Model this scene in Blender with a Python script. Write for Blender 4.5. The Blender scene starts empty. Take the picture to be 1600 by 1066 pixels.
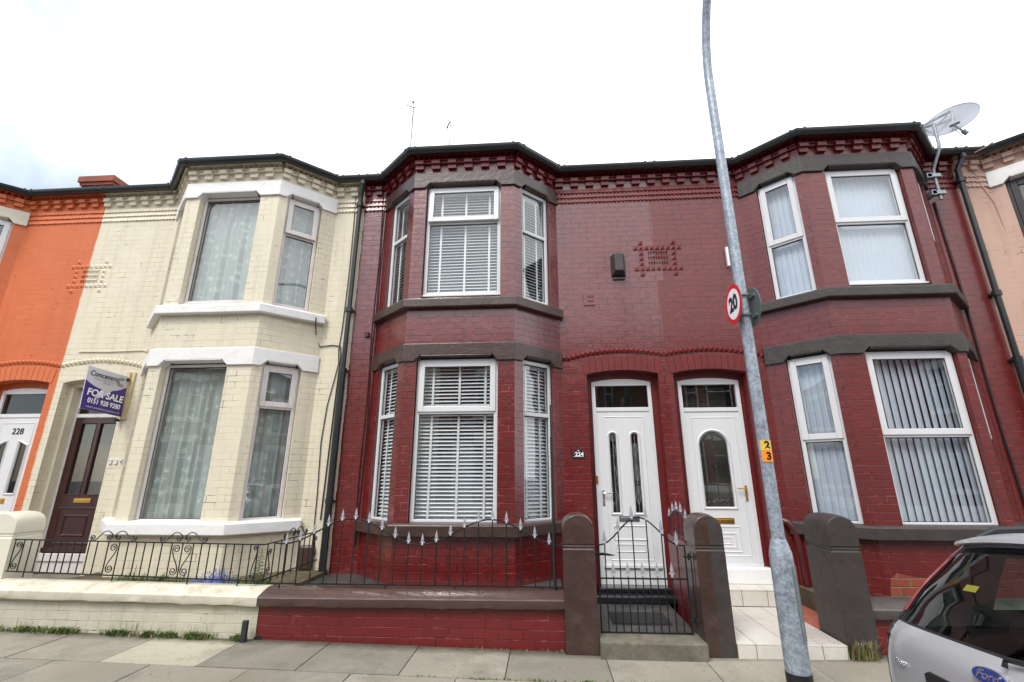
import bpy, bmesh, math, random
from math import sin, cos, pi, radians as rad, sqrt
from mathutils import Vector, Matrix, noise as mnoise
random.seed(7)
SC = bpy.context.scene
COL = SC.collection
# ------------------------------------------------------------------ camera
EYE = 1.565
cd = bpy.data.cameras.new("camera"); cam = bpy.data.objects.new("camera", cd); COL.objects.link(cam)
cd.sensor_width = 36; cd.lens = 717.12*36/1600; cd.clip_start = .02; cd.clip_end = 2000
TH, PS, RO = 0.2833126, 0.0688102, -0.0014222
fw = Vector((-sin(PS)*cos(TH), cos(PS)*cos(TH), sin(TH))); rt = Vector((cos(PS), sin(PS), 0)); up = rt.cross(fw)
r2 = rt*cos(RO)+up*sin(RO); u2 = -rt*sin(RO)+up*cos(RO)
M = Matrix((r2, u2, -fw)).transposed().to_4x4(); M.translation = Vector((0, -6.25, EYE))
cam.matrix_world = M; SC.camera = cam
# ------------------------------------------------------------------ world, sun, exposure
SUN_EL, SUN_AZ = rad(52), rad(-150)      # high, from the camera's left and behind it
W = bpy.data.worlds.new("World"); SC.world = W; W.use_nodes = True
nt = W.node_tree; nt.nodes.clear()
def wn(t, **k):
    n = nt.nodes.new(t)
    for a, b in k.items(): setattr(n, a, b)
    return n
wo = wn('ShaderNodeOutputWorld'); bg = wn('ShaderNodeBackground'); bg.inputs[1].default_value = .1
sky = wn('ShaderNodeTexSky', sky_type='NISHITA', sun_disc=False); sky.sun_elevation = SUN_EL; sky.sun_rotation = SUN_AZ
tc = wn('ShaderNodeTexCoord'); sep = wn('ShaderNodeSeparateXYZ'); nz = wn('ShaderNodeTexNoise')
nz.inputs['Scale'].default_value = 2.2; nz.inputs['Detail'].default_value = 7; nz.inputs['Roughness'].default_value = .55
nt.links.new(tc.outputs['Generated'], nz.inputs['Vector']); nt.links.new(tc.outputs['Generated'], sep.inputs[0])
ma = wn('ShaderNodeMath', operation='MULTIPLY_ADD'); ma.inputs[1].default_value = .55; ma.inputs[2].default_value = .62
nt.links.new(sep.outputs['X'], ma.inputs[0])
ad = wn('ShaderNodeMath', operation='ADD'); nt.links.new(ma.outputs[0], ad.inputs[0]); nt.links.new(nz.outputs[0], ad.inputs[1])
mr = wn('ShaderNodeMapRange', clamp=True); mr.inputs['From Min'].default_value = .68; mr.inputs['From Max'].default_value = .98
mr.inputs['To Min'].default_value = .22
nt.links.new(ad.outputs[0], mr.inputs[0])
mx = wn('ShaderNodeMix', data_type='RGBA'); nt.links.new(mr.outputs[0], mx.inputs[0]); nt.links.new(sky.outputs[0], mx.inputs[6])
mx.inputs[7].default_value = (10.6, 11.0, 11.4, 1)
nt.links.new(mx.outputs[2], bg.inputs[0]); nt.links.new(bg.outputs[0], wo.inputs[0])
sl = bpy.data.lights.new("sun", 'SUN'); so = bpy.data.objects.new("sun", sl); COL.objects.link(so)
sl.energy = 1.6; sl.angle = rad(20); sl.color = (1, .96, .9)
sd = Vector((sin(SUN_AZ)*cos(SUN_EL), cos(SUN_AZ)*cos(SUN_EL), sin(SUN_EL)))
so.rotation_euler = (-sd).to_track_quat('-Z', 'Y').to_euler()
SC.view_settings.view_transform = 'Standard'; SC.view_settings.look = 'None'; SC.view_settings.gamma = 1
SC.view_settings.exposure = .84
SC.render.engine = 'CYCLES'; SC.cycles.max_bounces = 8; SC.cycles.transparent_max_bounces = 16
# ------------------------------------------------------------------ materials
def nodes(name):
    m = bpy.data.materials.new(name); m.use_nodes = True; t = m.node_tree
    return m, t, t.nodes['Principled BSDF']
def N(t, typ, ins=None, **k):
    n = t.nodes.new(typ)
    for a, b in k.items(): setattr(n, a, b)
    for a, b in (ins or {}).items():
        if isinstance(b, bpy.types.NodeSocket): t.links.new(b, n.inputs[a])
        else: n.inputs[a].default_value = b
    return n
def c4(c): return (c[0], c[1], c[2], 1)
def srgb(r, g, b):
    f = lambda x: ((x/255+.055)/1.055)**2.4 if x > 10 else x/255/12.92
    return (f(r), f(g), f(b))
def ramp(t, fac, a, b, ca=(0, 0, 0), cb=(1, 1, 1)):
    r = N(t, 'ShaderNodeValToRGB', {0: fac}); e = r.color_ramp.elements
    e[0].position = a; e[0].color = c4(ca); e[1].position = b; e[1].color = c4(cb); return r.outputs[0]
def mixc(t, f, a, b, mode='MIX'):
    n = N(t, 'ShaderNodeMix', data_type='RGBA', blend_type=mode)
    for i, v in ((0, f), (6, a), (7, b)):
        if isinstance(v, bpy.types.NodeSocket): t.links.new(v, n.inputs[i])
        else: n.inputs[i].default_value = c4(v) if i else v
    return n.outputs[2]
def noisy(t, scale, detail=4, rough=.55, vec=None):
    n = N(t, 'ShaderNodeTexNoise', {'Scale': scale, 'Detail': detail, 'Roughness': rough})
    if vec is None: vec = N(t, 'ShaderNodeTexCoord').outputs['Object']
    t.links.new(vec, n.inputs['Vector']); return n.outputs[0]
def plain(name, col, rough=.5, var=.12, scale=3, bump=.0, bscale=30, metal=0, coat=0, spec=.5, dirt=None, dirtamt=.5, spots=None):
    m, t, p = nodes(name)
    a = tuple(x*(1-var) for x in col); b = tuple(min(1, x*(1+var)) for x in col)
    n1 = noisy(t, scale); c = ramp(t, n1, .3, .7, a, b)
    if dirt:
        n2 = noisy(t, scale*2.3, 6, .65); c = mixc(t, ramp(t, n2, .5, .72, (0, 0, 0), (dirtamt,)*3), c, dirt)
    if spots: c = mixc(t, ramp(t, noisy(t, spots[1], 5, .7), spots[2], spots[2]+.02), c, spots[0])
    t.links.new(c, p.inputs['Base Color'])
    p.inputs['Roughness'].default_value = rough; p.inputs['Metallic'].default_value = metal
    p.inputs['Coat Weight'].default_value = coat; p.inputs['Coat Roughness'].default_value = .12
    p.inputs['Specular IOR Level'].default_value = spec
    if bump:
        nb = noisy(t, bscale, 5, .6)
        b_ = N(t, 'ShaderNodeBump', {'Height': nb, 'Strength': bump, 'Distance': .01}); t.links.new(b_.outputs[0], p.inputs['Normal'])
    return m
def brick(name, col, rough=.5, coat=0, var=.06, joint=None, jmask=(.42, .6), chips=None, chipamt=.66, bw=.235, bh=.083, bump=.7, stain=None, jw=.0045, fine=1.0, worn=None):
    """painted brickwork: courses, wandering joints that come and go, chips where bare brick shows"""
    m, t, p = nodes(name)
    uv = N(t, 'ShaderNodeUVMap').outputs[0]
    ob = N(t, 'ShaderNodeTexCoord').outputs['Object']
    nd = N(t, 'ShaderNodeTexNoise', {'Scale': 2.3, 'Detail': 3, 'Vector': ob})
    sb = N(t, 'ShaderNodeVectorMath', {0: nd.outputs['Color'], 1: (.5, .5, .5)}, operation='SUBTRACT')
    ms = N(t, 'ShaderNodeVectorMath', {0: sb.outputs[0], 1: (.03, .022, 0)}, operation='MULTIPLY')
    av = N(t, 'ShaderNodeVectorMath', {0: uv, 1: ms.outputs[0]}, operation='ADD').outputs[0]
    br = N(t, 'ShaderNodeTexBrick', {'Vector': av, 'Scale': 1, 'Mortar Size': jw, 'Mortar Smooth': .6, 'Bias': 0, 'Brick Width': bw, 'Row Height': bh,
        'Color1': (.0, .0, .0, 1), 'Color2': (1, 1, 1, 1), 'Mortar': (.5, .5, .5, 1)})
    br.offset = .5
    tone = noisy(t, .9, 5, .6, ob)
    a = tuple(x*(1-var) for x in col); b = tuple(min(1, x*(1+var)) for x in col)
    c = ramp(t, tone, .3, .7, a, b)
    perb = mixc(t, .5, (1-var*1.2,)*3, (1+var*1.0,)*3); 
    c = mixc(t, 1.0, c, ramp(t, br.outputs['Color'], 0, 1, (1-var*.9,)*3, (1,)*3), 'MULTIPLY')
    jm = ramp(t, noisy(t, 3.1, 4, .6, ob), jmask[0], jmask[1])
    jf = N(t, 'ShaderNodeMath', {0: br.outputs['Fac'], 1: jm}, operation='MULTIPLY').outputs[0]
    if joint is None: joint = tuple(x*.55 for x in col)
    c = mixc(t, jf, c, joint)
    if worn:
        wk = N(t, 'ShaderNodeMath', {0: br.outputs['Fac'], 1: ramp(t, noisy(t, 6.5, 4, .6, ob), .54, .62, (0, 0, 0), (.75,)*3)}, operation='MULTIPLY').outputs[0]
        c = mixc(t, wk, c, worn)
    ck = N(t, 'ShaderNodeMath', {0: br.outputs['Fac'], 1: ramp(t, noisy(t, 4.5, 3, .55, ob), .62, .66)}, operation='MULTIPLY').outputs[0]
    c = mixc(t, ck, c, tuple(x*.12 for x in col))
    if stain:
        c = mixc(t, ramp(t, noisy(t, 1.6, 6, .7, ob), .52, .75, (0, 0, 0), (stain[3],)*3), c, stain[:3])
    mp = N(t, 'ShaderNodeVectorMath', {0: ob, 1: (7, 7, .55)}, operation='MULTIPLY').outputs[0]
    c = mixc(t, ramp(t, noisy(t, 1.0, 5, .65, mp), .5, .8, (0, 0, 0), (.5,)*3), c, tuple(x*.6 for x in col))
    if chips:
        ch = ramp(t, noisy(t, 9, 6, .7, ob), chipamt, chipamt+.02)
        c = mixc(t, ch, c, chips)
    t.links.new(c, p.inputs['Base Color'])
    rn = N(t, 'ShaderNodeMapRange', {0: noisy(t, 5, 4, .6, ob), 3: rough*.75, 4: min(1, rough*1.35)}); t.links.new(rn.outputs[0], p.inputs['Roughness'])
    p.inputs['Coat Weight'].default_value = coat; p.inputs['Coat Roughness'].default_value = .16; p.inputs['Coat IOR'].default_value = 1.5+.15*coat; p.inputs['Specular IOR Level'].default_value = .45+.25*coat
    inv = N(t, 'ShaderNodeMath', {0: 1, 1: br.outputs['Fac']}, operation='SUBTRACT').outputs[0]
    jj = N(t, 'ShaderNodeMapRange', {0: jm, 3: .4, 4: 1.0}).outputs[0]
    h1 = N(t, 'ShaderNodeMath', {0: inv, 1: jj}, operation='MULTIPLY').outputs[0]
    fn = noisy(t, 34, 5, .65, ob); md = noisy(t, 7, 3, .5, ob)
    h2 = N(t, 'ShaderNodeMath', {0: fn, 1: .34*fine, 2: h1}, operation='MULTIPLY_ADD').outputs[0]
    h3 = N(t, 'ShaderNodeMath', {0: md, 1: .9*fine, 2: h2}, operation='MULTIPLY_ADD').outputs[0]
    h4 = N(t, 'ShaderNodeMath', {0: br.outputs['Color'], 1: .22, 2: h3}, operation='MULTIPLY_ADD').outputs[0]
    b_ = N(t, 'ShaderNodeBump', {'Height': h4, 'Strength': bump, 'Distance': .006}); t.links.new(b_.outputs[0], p.inputs['Normal'])
    return m
def glassm(name, tint=(.93, .97, .96), ior=1.5, rough=0.0, wobble=.0):
    m = bpy.data.materials.new(name); m.use_nodes = True; t = m.node_tree; t.nodes.clear()
    o = N(t, 'ShaderNodeOutputMaterial'); tr = N(t, 'ShaderNodeBsdfTransparent', {0: c4(tint)}); gl = N(t, 'ShaderNodeBsdfGlossy', {'Color': (1, 1, 1, 1), 'Roughness': rough})
    bf = N(t, 'ShaderNodeNewGeometry').outputs['Backfacing']; io = N(t, 'ShaderNodeMapRange', {0: bf, 3: ior, 4: 1/ior}).outputs[0]; fr = N(t, 'ShaderNodeFresnel', {'IOR': io}); ms = N(t, 'ShaderNodeMixShader', {0: fr.outputs[0], 1: tr.outputs[0], 2: gl.outputs[0]})
    if wobble:
        b_ = N(t, 'ShaderNodeBump', {'Height': noisy(t, 1.3, 1, .4), 'Strength': wobble, 'Distance': .01}); t.links.new(b_.outputs[0], gl.inputs['Normal'])
    t.links.new(ms.outputs[0], o.inputs[0]); return m
RED = srgb(103, 21, 21); RED2 = srgb(102, 25, 24)
MT = {}
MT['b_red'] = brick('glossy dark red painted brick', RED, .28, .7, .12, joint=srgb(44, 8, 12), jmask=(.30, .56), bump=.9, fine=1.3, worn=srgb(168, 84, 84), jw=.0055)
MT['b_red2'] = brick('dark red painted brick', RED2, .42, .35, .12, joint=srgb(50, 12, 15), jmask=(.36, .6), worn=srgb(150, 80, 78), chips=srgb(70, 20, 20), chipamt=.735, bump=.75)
MT['b_cream'] = brick('cream painted brick', srgb(212, 203, 181), .55, 0, .035, joint=srgb(165, 155, 128), jmask=(.4, .66), bump=.42)
MT['b_orange'] = brick('orange painted brick', srgb(198, 104, 60), .6, 0, .05, joint=srgb(176, 76, 38), jmask=(.46, .66), bump=.4)
MT['b_pink'] = brick('pale pink painted brick', srgb(190, 158, 142), .65, 0, .04, joint=srgb(150, 118, 104), jmask=(.5, .7), bump=.35, chips=srgb(120, 60, 40), chipamt=.77)
MT['b_raw'] = brick('bare red brick', srgb(140, 66, 46), .85, 0, .25, joint=srgb(120, 105, 92), jmask=(0, .01), bump=.9, jw=.008)
MT['b_far'] = brick('far painted brick', srgb(120, 60, 50), .8, 0, .2, joint=srgb(110, 95, 80), jmask=(0, .01), bump=.5)
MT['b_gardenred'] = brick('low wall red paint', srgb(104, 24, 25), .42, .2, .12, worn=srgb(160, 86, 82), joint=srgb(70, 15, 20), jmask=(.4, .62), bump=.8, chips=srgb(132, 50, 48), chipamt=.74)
MT['b_gardencream'] = brick('low wall cream paint', srgb(188, 183, 166), .7, 0, .07, joint=srgb(168, 162, 138), jmask=(.46, .66), bump=1.0, chips=srgb(118, 108, 88), chipamt=.70, stain=(*srgb(150, 150, 120), .35))
MT['p_red'] = plain('glossy dark red paint', RED, .5, .12, 4, .3, 22, coat=.4)
MT['p_red2'] = plain('dark red paint', RED2, .45, .14, 4, .35, 22, coat=.2)
MT['p_cream'] = plain('cream paint', srgb(212, 203, 181), .55, .05, 3, .25, 22)
MT['p_orange'] = plain('orange paint', srgb(198, 104, 60), .6, .06, 3, .25, 22)
MT['p_pink'] = plain('pink paint', srgb(190, 158, 142), .65, .05, 3, .25, 22)
MT['s_brown'] = plain('brown gloss stone paint', srgb(62, 43, 38), .38, .2, 3, .7, 16, coat=.3, dirt=srgb(84, 68, 58), dirtamt=.6, spots=(srgb(120, 102, 94), 11, .705))
MT['s_grey'] = plain('charcoal stone paint', srgb(58, 52, 50), .55, .2, 3, .8, 14, coat=.05, dirt=srgb(40, 34, 32), dirtamt=.6, spots=(srgb(112, 104, 100), 10, .70))
MT['s_white'] = plain('white stone paint', srgb(222, 221, 220), .5, .04, 3, .5, 12, dirt=srgb(196, 192, 188), dirtamt=.4, spots=(srgb(96, 86, 78), 9, .74))
MT['s_cream'] = plain('pale cream stone paint', srgb(206, 202, 186), .55, .05, 3, .4, 12)
MT['cap_cream'] = plain('cream coping paint', srgb(200, 195, 178), .6, .08, 3, .6, 14, dirt=srgb(150, 132, 90), dirtamt=.65, spots=(srgb(84, 74, 58), 8, .72))
MT['cap_brown'] = plain('brown coping paint', srgb(74, 52, 48), .32, .14, 3, .6, 12, coat=.55, dirt=srgb(58, 40, 34), dirtamt=.6)
MT['cap_grey'] = plain('grey coping paint', srgb(70, 64, 62), .4, .14, 3, .6, 12, coat=.3, dirt=srgb(96, 88, 84), dirtamt=.5)
MT['upvc'] = plain('white window plastic', srgb(208, 209, 211), .28, .02, 3, 0)
MT['upvc_old'] = plain('aged white window plastic', srgb(205, 198, 196), .4, .05, 4, 0, dirt=srgb(165, 150, 138), dirtamt=.4)
MT['dark_frame'] = plain('dark brown window frame', srgb(36, 26, 26), .35, .1, 3, 0)
MT['seal'] = plain('black rubber seal', (.012, .012, .013), .6, .1, 3, 0)
MT['black'] = plain('black plastic gutter', srgb(36, 40, 42), .28, .15, 5, .15, 20, spec=.55)
MT['iron'] = plain('black painted iron', srgb(26, 26, 27), .38, .2, 20, .2, 60)
MT['silver'] = plain('silver painted iron', srgb(166, 166, 172), .4, .12, 30, .2, 80, metal=.25)
MT['cable'] = plain('black cable', srgb(24, 22, 24), .5, .2, 5, 0)
MT['cable_red'] = plain('red painted cable', srgb(62, 18, 22), .5, .2, 5, 0)
MT['pipe_red'] = plain('red painted cast pipe', srgb(76, 20, 24), .4, .2, 5, .3, 20, coat=.2)
MT['galv'] = None
MT['slate'] = plain('roof slate', srgb(62, 64, 72), .6, .25, 5, .5, 12)
MT['slab'] = None
MT['tile'] = plain('pale ceramic tile', srgb(202, 196, 188), .22, .05, 5, .08, 30, dirt=srgb(176, 166, 150), dirtamt=.35)
MT['grout'] = plain('dark grout', srgb(96, 86, 76), .9, .2, 8, .3, 30)
MT['stone_step'] = plain('weathered stone', srgb(104, 100, 88), .8, .25, 6, .7, 18, dirt=srgb(66, 72, 44), dirtamt=.7)
MT['concrete_dark'] = plain('dark painted concrete', srgb(58, 58, 58), .45, .25, 4, .5, 14, dirt=srgb(100, 96, 80), dirtamt=.55)
MT['blackstep'] = plain('black painted step', srgb(22, 24, 28), .25, .2, 6, .35, 14, coat=.5)
MT['mat'] = plain('ribbed rubber mat', (.03, .03, .03), .7, .2, 40, .8, 90)
MT['soil'] = plain('garden soil', srgb(84, 74, 56), .95, .35, 9, 1, 20)
MT['redpave'] = plain('red quarry paving', srgb(150, 84, 66), .7, .2, 6, .5, 20)
MT['wood_door'] = plain('dark mahogany door', srgb(52, 22, 22), .3, .25, 6, .15, 30, coat=.3)
MT['brass'] = plain('brass', srgb(214, 168, 84), .25, .1, 8, 0, metal=.9)
MT['chrome'] = plain('chrome', srgb(200, 200, 204), .2, .05, 8, 0, metal=.95)
MT['lead'] = plain('lead strip', srgb(150, 152, 156), .4, .1, 8, 0, metal=.5)
MT['timber'] = plain('pale timber', srgb(196, 180, 140), .7, .15, 8, .3, 40)
MT['white'] = plain('white plastic', srgb(226, 226, 226), .4, .03, 8, 0)
MT['blind'] = plain('white blind slat', srgb(232, 234, 238), .45, .03, 5, 0)
MT['vblind'] = plain('pale fabric blind', srgb(188, 196, 210), .8, .04, 4, 0)
MT['inside'] = plain('plaster room', srgb(120, 112, 104), .9, .1, 2, 0)
MT['alarm'] = plain('dark brown alarm casing', srgb(58, 50, 48), .4, .12, 6, .1, 40)
MT['purple'] = plain('purple sign print', srgb(62, 38, 122), .4, .03, 5, 0)
MT['signgrey'] = plain('pale grey sign print', srgb(196, 194, 200), .4, .02, 5, 0)
MT['signwhite'] = plain('white sign print', srgb(238, 238, 240), .4, .02, 5, 0)
MT['ink'] = plain('dark ink', srgb(34, 28, 44), .5, .02, 5, 0)
MT['inkgrey'] = plain('grey ink', srgb(140, 138, 146), .5, .02, 5, 0)
MT['plaque'] = plain('black slate plaque', srgb(10, 10, 11), .7, .1, 8, 0)
MT['signred'] = plain('red sign film', srgb(214, 24, 30), .3, .02, 5, 0)
MT['signback'] = plain('grey sign back', srgb(104, 122, 122), .5, .08, 5, 0, metal=.3)
MT['yellow'] = plain('yellow sticker', srgb(222, 180, 70), .4, .04, 8, 0)
MT['orangest'] = plain('orange sticker', srgb(240, 140, 30), .4, .04, 8, 0)
MT['dish'] = plain('pale grey dish', srgb(150, 152, 162), .45, .06, 6, .05, 40)
MT['steel'] = plain('galvanised bracket', srgb(140, 146, 150), .4, .2, 20, .2, 60, metal=.6)
MT['paint'] = plain('silver car paint', srgb(184, 185, 189), .3, .03, 2, 0, metal=.35, coat=.7)
MT['trim'] = plain('black car trim', srgb(26, 27, 30), .45, .1, 8, .1, 60)
MT['rubber'] = plain('tyre rubber', srgb(24, 24, 25), .8, .1, 8, .2, 60)
MT['lens'] = plain('red lamp lens', srgb(150, 14, 18), .15, .05, 8, 0, coat=.8)
MT['clearlens'] = plain('clear lamp lens', srgb(190, 190, 196), .1, .05, 8, 0, coat=.8)
MT['seat'] = plain('dark seat cloth', srgb(36, 38, 44), .9, .15, 10, .2, 60)
MT['plate_y'] = plain('yellow plate', srgb(226, 190, 40), .4, .02, 5, 0)
MT['badgeblue'] = plain('blue badge', srgb(28, 46, 120), .2, .03, 5, 0, coat=.6)
MT['glass'] = glassm('window glass', (.96, .975, .975), ior=1.66, wobble=.14)
MT['glass_dark'] = glassm('obscured glass', (.42, .46, .46), 1.55, .02, .1)
MT['glass_car'] = glassm('tinted car glass', (.60, .74, .69), 1.5)
def lace():
    m = bpy.data.materials.new('net curtain'); m.use_nodes = True; t = m.node_tree; p = t.nodes['Principled BSDF']
    p.inputs['Base Color'].default_value = c4(srgb(216, 226, 220)); p.inputs['Roughness'].default_value = .9
    uv = N(t, 'ShaderNodeUVMap').outputs[0]
    v = N(t, 'ShaderNodeTexVoronoi', {'Vector': uv, 'Scale': 7.5, 'Randomness': .5}); d = ramp(t, v.outputs['Distance'], .15, .42, (1, 1, 1), (0, 0, 0))
    n = ramp(t, noisy(t, 45, 4, .7, uv), .46, .56); f = N(t, 'ShaderNodeMath', {0: d, 1: n}, operation='MULTIPLY').outputs[0]
    a = N(t, 'ShaderNodeMath', {0: f, 1: .45, 2: .52}, operation='MULTIPLY_ADD').outputs[0]
    t.links.new(a, p.inputs['Alpha']); return m
MT['lace'] = lace()
def galv():
    m, t, p = nodes('galvanised steel')
    ob = N(t, 'ShaderNodeTexCoord').outputs['Object']
    v = N(t, 'ShaderNodeTexVoronoi', {'Vector': ob, 'Scale': 60}); n = noisy(t, 16, 6, .7, ob)
    c = mixc(t, ramp(t, n, .3, .7), srgb(122, 131, 142), srgb(164, 173, 184)); bwv = N(t, 'ShaderNodeRGBToBW', {0: v.outputs['Color']}).outputs[0]; c = mixc(t, .3, c, ramp(t, bwv, .2, .8), 'SOFT_LIGHT')
    t.links.new(c, p.inputs['Base Color']); p.inputs['Metallic'].default_value = .25
    r = N(t, 'ShaderNodeMapRange', {0: n, 3: .35, 4: .6}); t.links.new(r.outputs[0], p.inputs['Roughness'])
    b_ = N(t, 'ShaderNodeBump', {'Height': n, 'Strength': .15, 'Distance': .004}); t.links.new(b_.outputs[0], p.inputs['Normal']); return m
MT['galv'] = galv()
def slabm():
    m, t, p = nodes('paving slab')
    at = N(t, 'ShaderNodeAttribute', attribute_name='tint'); ob = N(t, 'ShaderNodeTexCoord').outputs['Object']
    c = mixc(t, ramp(t, noisy(t, 2.2, 7, .7, ob), .3, .72), (.6, .59, .56), (1.2, 1.2, 1.17))
    c = mixc(t, 1, at.outputs['Color'], c, 'MULTIPLY')
    c = mixc(t, ramp(t, noisy(t, 60, 3, .6, ob), .56, .7, (0, 0, 0), (.45,)*3), c, (.07, .07, .065))
    c = mixc(t, ramp(t, noisy(t, 5, 6, .75, ob), .6, .75, (0, 0, 0), (.6,)*3), c, srgb(112, 104, 84))
    gv = N(t, 'ShaderNodeTexVoronoi', {'Vector': ob, 'Scale': 5.5}); gm_ = ramp(t, gv.outputs['Distance'], .045, .07, (.85,)*3, (0, 0, 0)); c = mixc(t, gm_, c, (.06, .055, .05))
    c = mixc(t, ramp(t, noisy(t, 1.1, 7, .72, ob), .5, .66, (0, 0, 0), (.5,)*3), c, srgb(90, 82, 68))
    ep = N(t, 'ShaderNodeSeparateXYZ', {0: ob}).outputs['Y']; eb = N(t, 'ShaderNodeMath', {0: noisy(t, 9, 5, .7, ob), 1: .16, 2: ep}, operation='MULTIPLY_ADD').outputs[0]
    c = mixc(t, N(t, 'ShaderNodeMapRange', {0: eb, 1: -1.47, 2: -1.32, 3: 0, 4: .9}).outputs[0], c, srgb(66, 62, 46))
    t.links.new(c, p.inputs['Base Color']); p.inputs['Roughness'].default_value = .85
    b_ = N(t, 'ShaderNodeBump', {'Height': noisy(t, 40, 6, .7, ob), 'Strength': .5, 'Distance': .004}); t.links.new(b_.outputs[0], p.inputs['Normal']); return m
MT['slab'] = slabm()
MT['asphalt'] = plain('asphalt', (.055, .055, .057), .9, .3, 3, .8, 120)
MT['jointdirt'] = plain('joint dirt', srgb(58, 56, 44), .95, .4, 12, .5, 40)
MT['kerb'] = plain('granite kerb', srgb(120, 116, 110), .8, .15, 8, .5, 40)
def leafm(name, a, b):
    m, t, p = nodes(name); at = noisy(t, 9, 3); t.links.new(ramp(t, at, .3, .7, a, b), p.inputs['Base Color']); p.inputs['Roughness'].default_value = .65
    return m
MT['leaf'] = leafm('weed leaf', (.055, .10, .022), (.12, .19, .05)); MT['leaf2'] = leafm('dry grass', (.16, .14, .05), (.26, .22, .10))
MT['petal'] = leafm('blue petal', (.10, .16, .55), (.22, .30, .75))
# ------------------------------------------------------------------ mesh helpers
ORG = {}
class MB:
    def __init__(s): s.v = []; s.f = []; s.uv = []; s.m = []
    def poly(s, pts, uv=None, m=0):
        b = len(s.v); s.v += [Vector(p) for p in pts]; s.f.append(list(range(b, b+len(pts)))); s.uv.append(uv); s.m.append(m)
    def mesh(s, vs, fs, m=0):
        b = len(s.v); s.v += [Vector(p) for p in vs]
        for f in fs: s.f.append([b+i for i in f]); s.uv.append(None); s.m.append(m)
    def box(s, x0, x1, y0, y1, z0, z1, m=0): s.boxF(lambda a, b, c: Vector((a, b, c)), x0, x1, y0, y1, z0, z1, m)
    def boxF(s, F, a0, a1, o0, o1, z0, z1, m=0):
        P = [F(a, o, z) for z in (z0, z1) for o in (o0, o1) for a in (a0, a1)]
        s.mesh(P, [(0, 2, 3, 1), (4, 5, 7, 6), (0, 1, 5, 4), (2, 6, 7, 3), (0, 4, 6, 2), (1, 3, 7, 5)], m)
    def prism(s, front, back, m=0):
        n = len(front); s.mesh(list(front)+list(back), [tuple(range(n)), tuple(range(2*n-1, n-1, -1))]+[(i, (i+1) % n, n+(i+1) % n, n+i) for i in range(n)], m)
    def tube(s, pts, r, n=8, m=0, caps=True):
        pts = [Vector(p) for p in pts]; rr = r if isinstance(r, (list, tuple)) else [r]*len(pts); vs = []; fs = []; prev = None
        for i, p in enumerate(pts):
            d = (pts[min(i+1, len(pts)-1)]-pts[max(i-1, 0)]).normalized()
            if prev is None:
                a = Vector((0, 0, 1)) if abs(d.z) < .9 else Vector((0, 1, 0)); prev = d.cross(a).normalized()
            prev = (prev-d*prev.dot(d)).normalized(); q = d.cross(prev)
            for k in range(n):
                t = 2*pi*(k+.5)/n; vs.append(p+(prev*cos(t)+q*sin(t))*rr[i])
        for i in range(len(pts)-1):
            for k in range(n): fs.append((i*n+k, i*n+(k+1) % n, (i+1)*n+(k+1) % n, (i+1)*n+k))
        if caps: fs.append(tuple(range(n-1, -1, -1))); fs.append(tuple((len(pts)-1)*n+k for k in range(n)))
        s.mesh(vs, fs, m)
    def grid(s, rows, m=0, uvs=None):
        nc = len(rows[0]); b = len(s.v)
        for r in rows: s.v += [Vector(p) for p in r]
        for i in range(len(rows)-1):
            for j in range(nc-1):
                s.f.append([b+i*nc+j, b+i*nc+j+1, b+(i+1)*nc+j+1, b+(i+1)*nc+j]); s.m.append(m)
                s.uv.append([uvs[i][j], uvs[i][j+1], uvs[i+1][j+1], uvs[i+1][j]] if uvs else None)
    def build(s, name, mats, parent=None, smooth=False, bevel=0, merge=False, loc=None, fixn=True, seg=2):
        me = bpy.data.meshes.new(name); o = Vector(loc) if loc is not None else (ORG[parent.name] if parent else Vector((0, 0, 0)))
        me.from_pydata([tuple(p-o) for p in s.v], [], s.f)
        if not isinstance(mats, (list, tuple)): mats = [mats]
        for k in mats: me.materials.append(MT[k] if isinstance(k, str) else k)
        if len(mats) > 1:
            for p_, mi in zip(me.polygons, s.m): p_.material_index = mi
        if any(u for u in s.uv):
            l = me.uv_layers.new(name='UVMap')
            for p_, u in zip(me.polygons, s.uv):
                if u:
                    for k, li in enumerate(p_.loop_indices): l.data[li].uv = u[k]
        if merge or bevel or fixn:
            bm = bmesh.new(); bm.from_mesh(me)
            if merge or bevel: bmesh.ops.remove_doubles(bm, verts=bm.verts, dist=1e-5)
            if fixn: bmesh.ops.recalc_face_normals(bm, faces=bm.faces)
            bm.to_mesh(me); bm.free()
        if smooth:
            for p_ in me.polygons: p_.use_smooth = True
            try: me.set_sharp_from_angle(angle=rad(38))
            except Exception: pass
        ob = bpy.data.objects.new(name, me); COL.objects.link(ob)
        if parent:
            ob.parent = parent; ob.location = o-ORG[parent.name] if loc is not None else (0, 0, 0)
            ORG[ob.name] = o.copy()
        else:
            ob.location = o; ORG[ob.name] = o.copy()
        if bevel:
            b = ob.modifiers.new('bevel', 'BEVEL'); b.width = bevel; b.segments = seg; b.limit_method = 'ANGLE'; b.angle_limit = rad(40)
        return ob
def thing(name, loc, label, cat, group=None):
    o = bpy.data.objects.new(name, None); COL.objects.link(o); o.location = loc; o.empty_display_size = .2
    ORG[o.name] = Vector(loc); o['label'] = label; o['category'] = cat
    if group: o['group'] = group
    return o
def tag(o, label=None, cat=None, group=None, kind=None):
    if label: o['label'] = label
    if cat: o['category'] = cat
    if group: o['group'] = group
    if kind: o['kind'] = kind
    return o
def copy_part(src, parent, loc):
    c = src.copy(); COL.objects.link(c); c.parent = parent; c.location = Vector(loc)-ORG[parent.name]; ORG[c.name] = Vector(loc); return c
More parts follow.
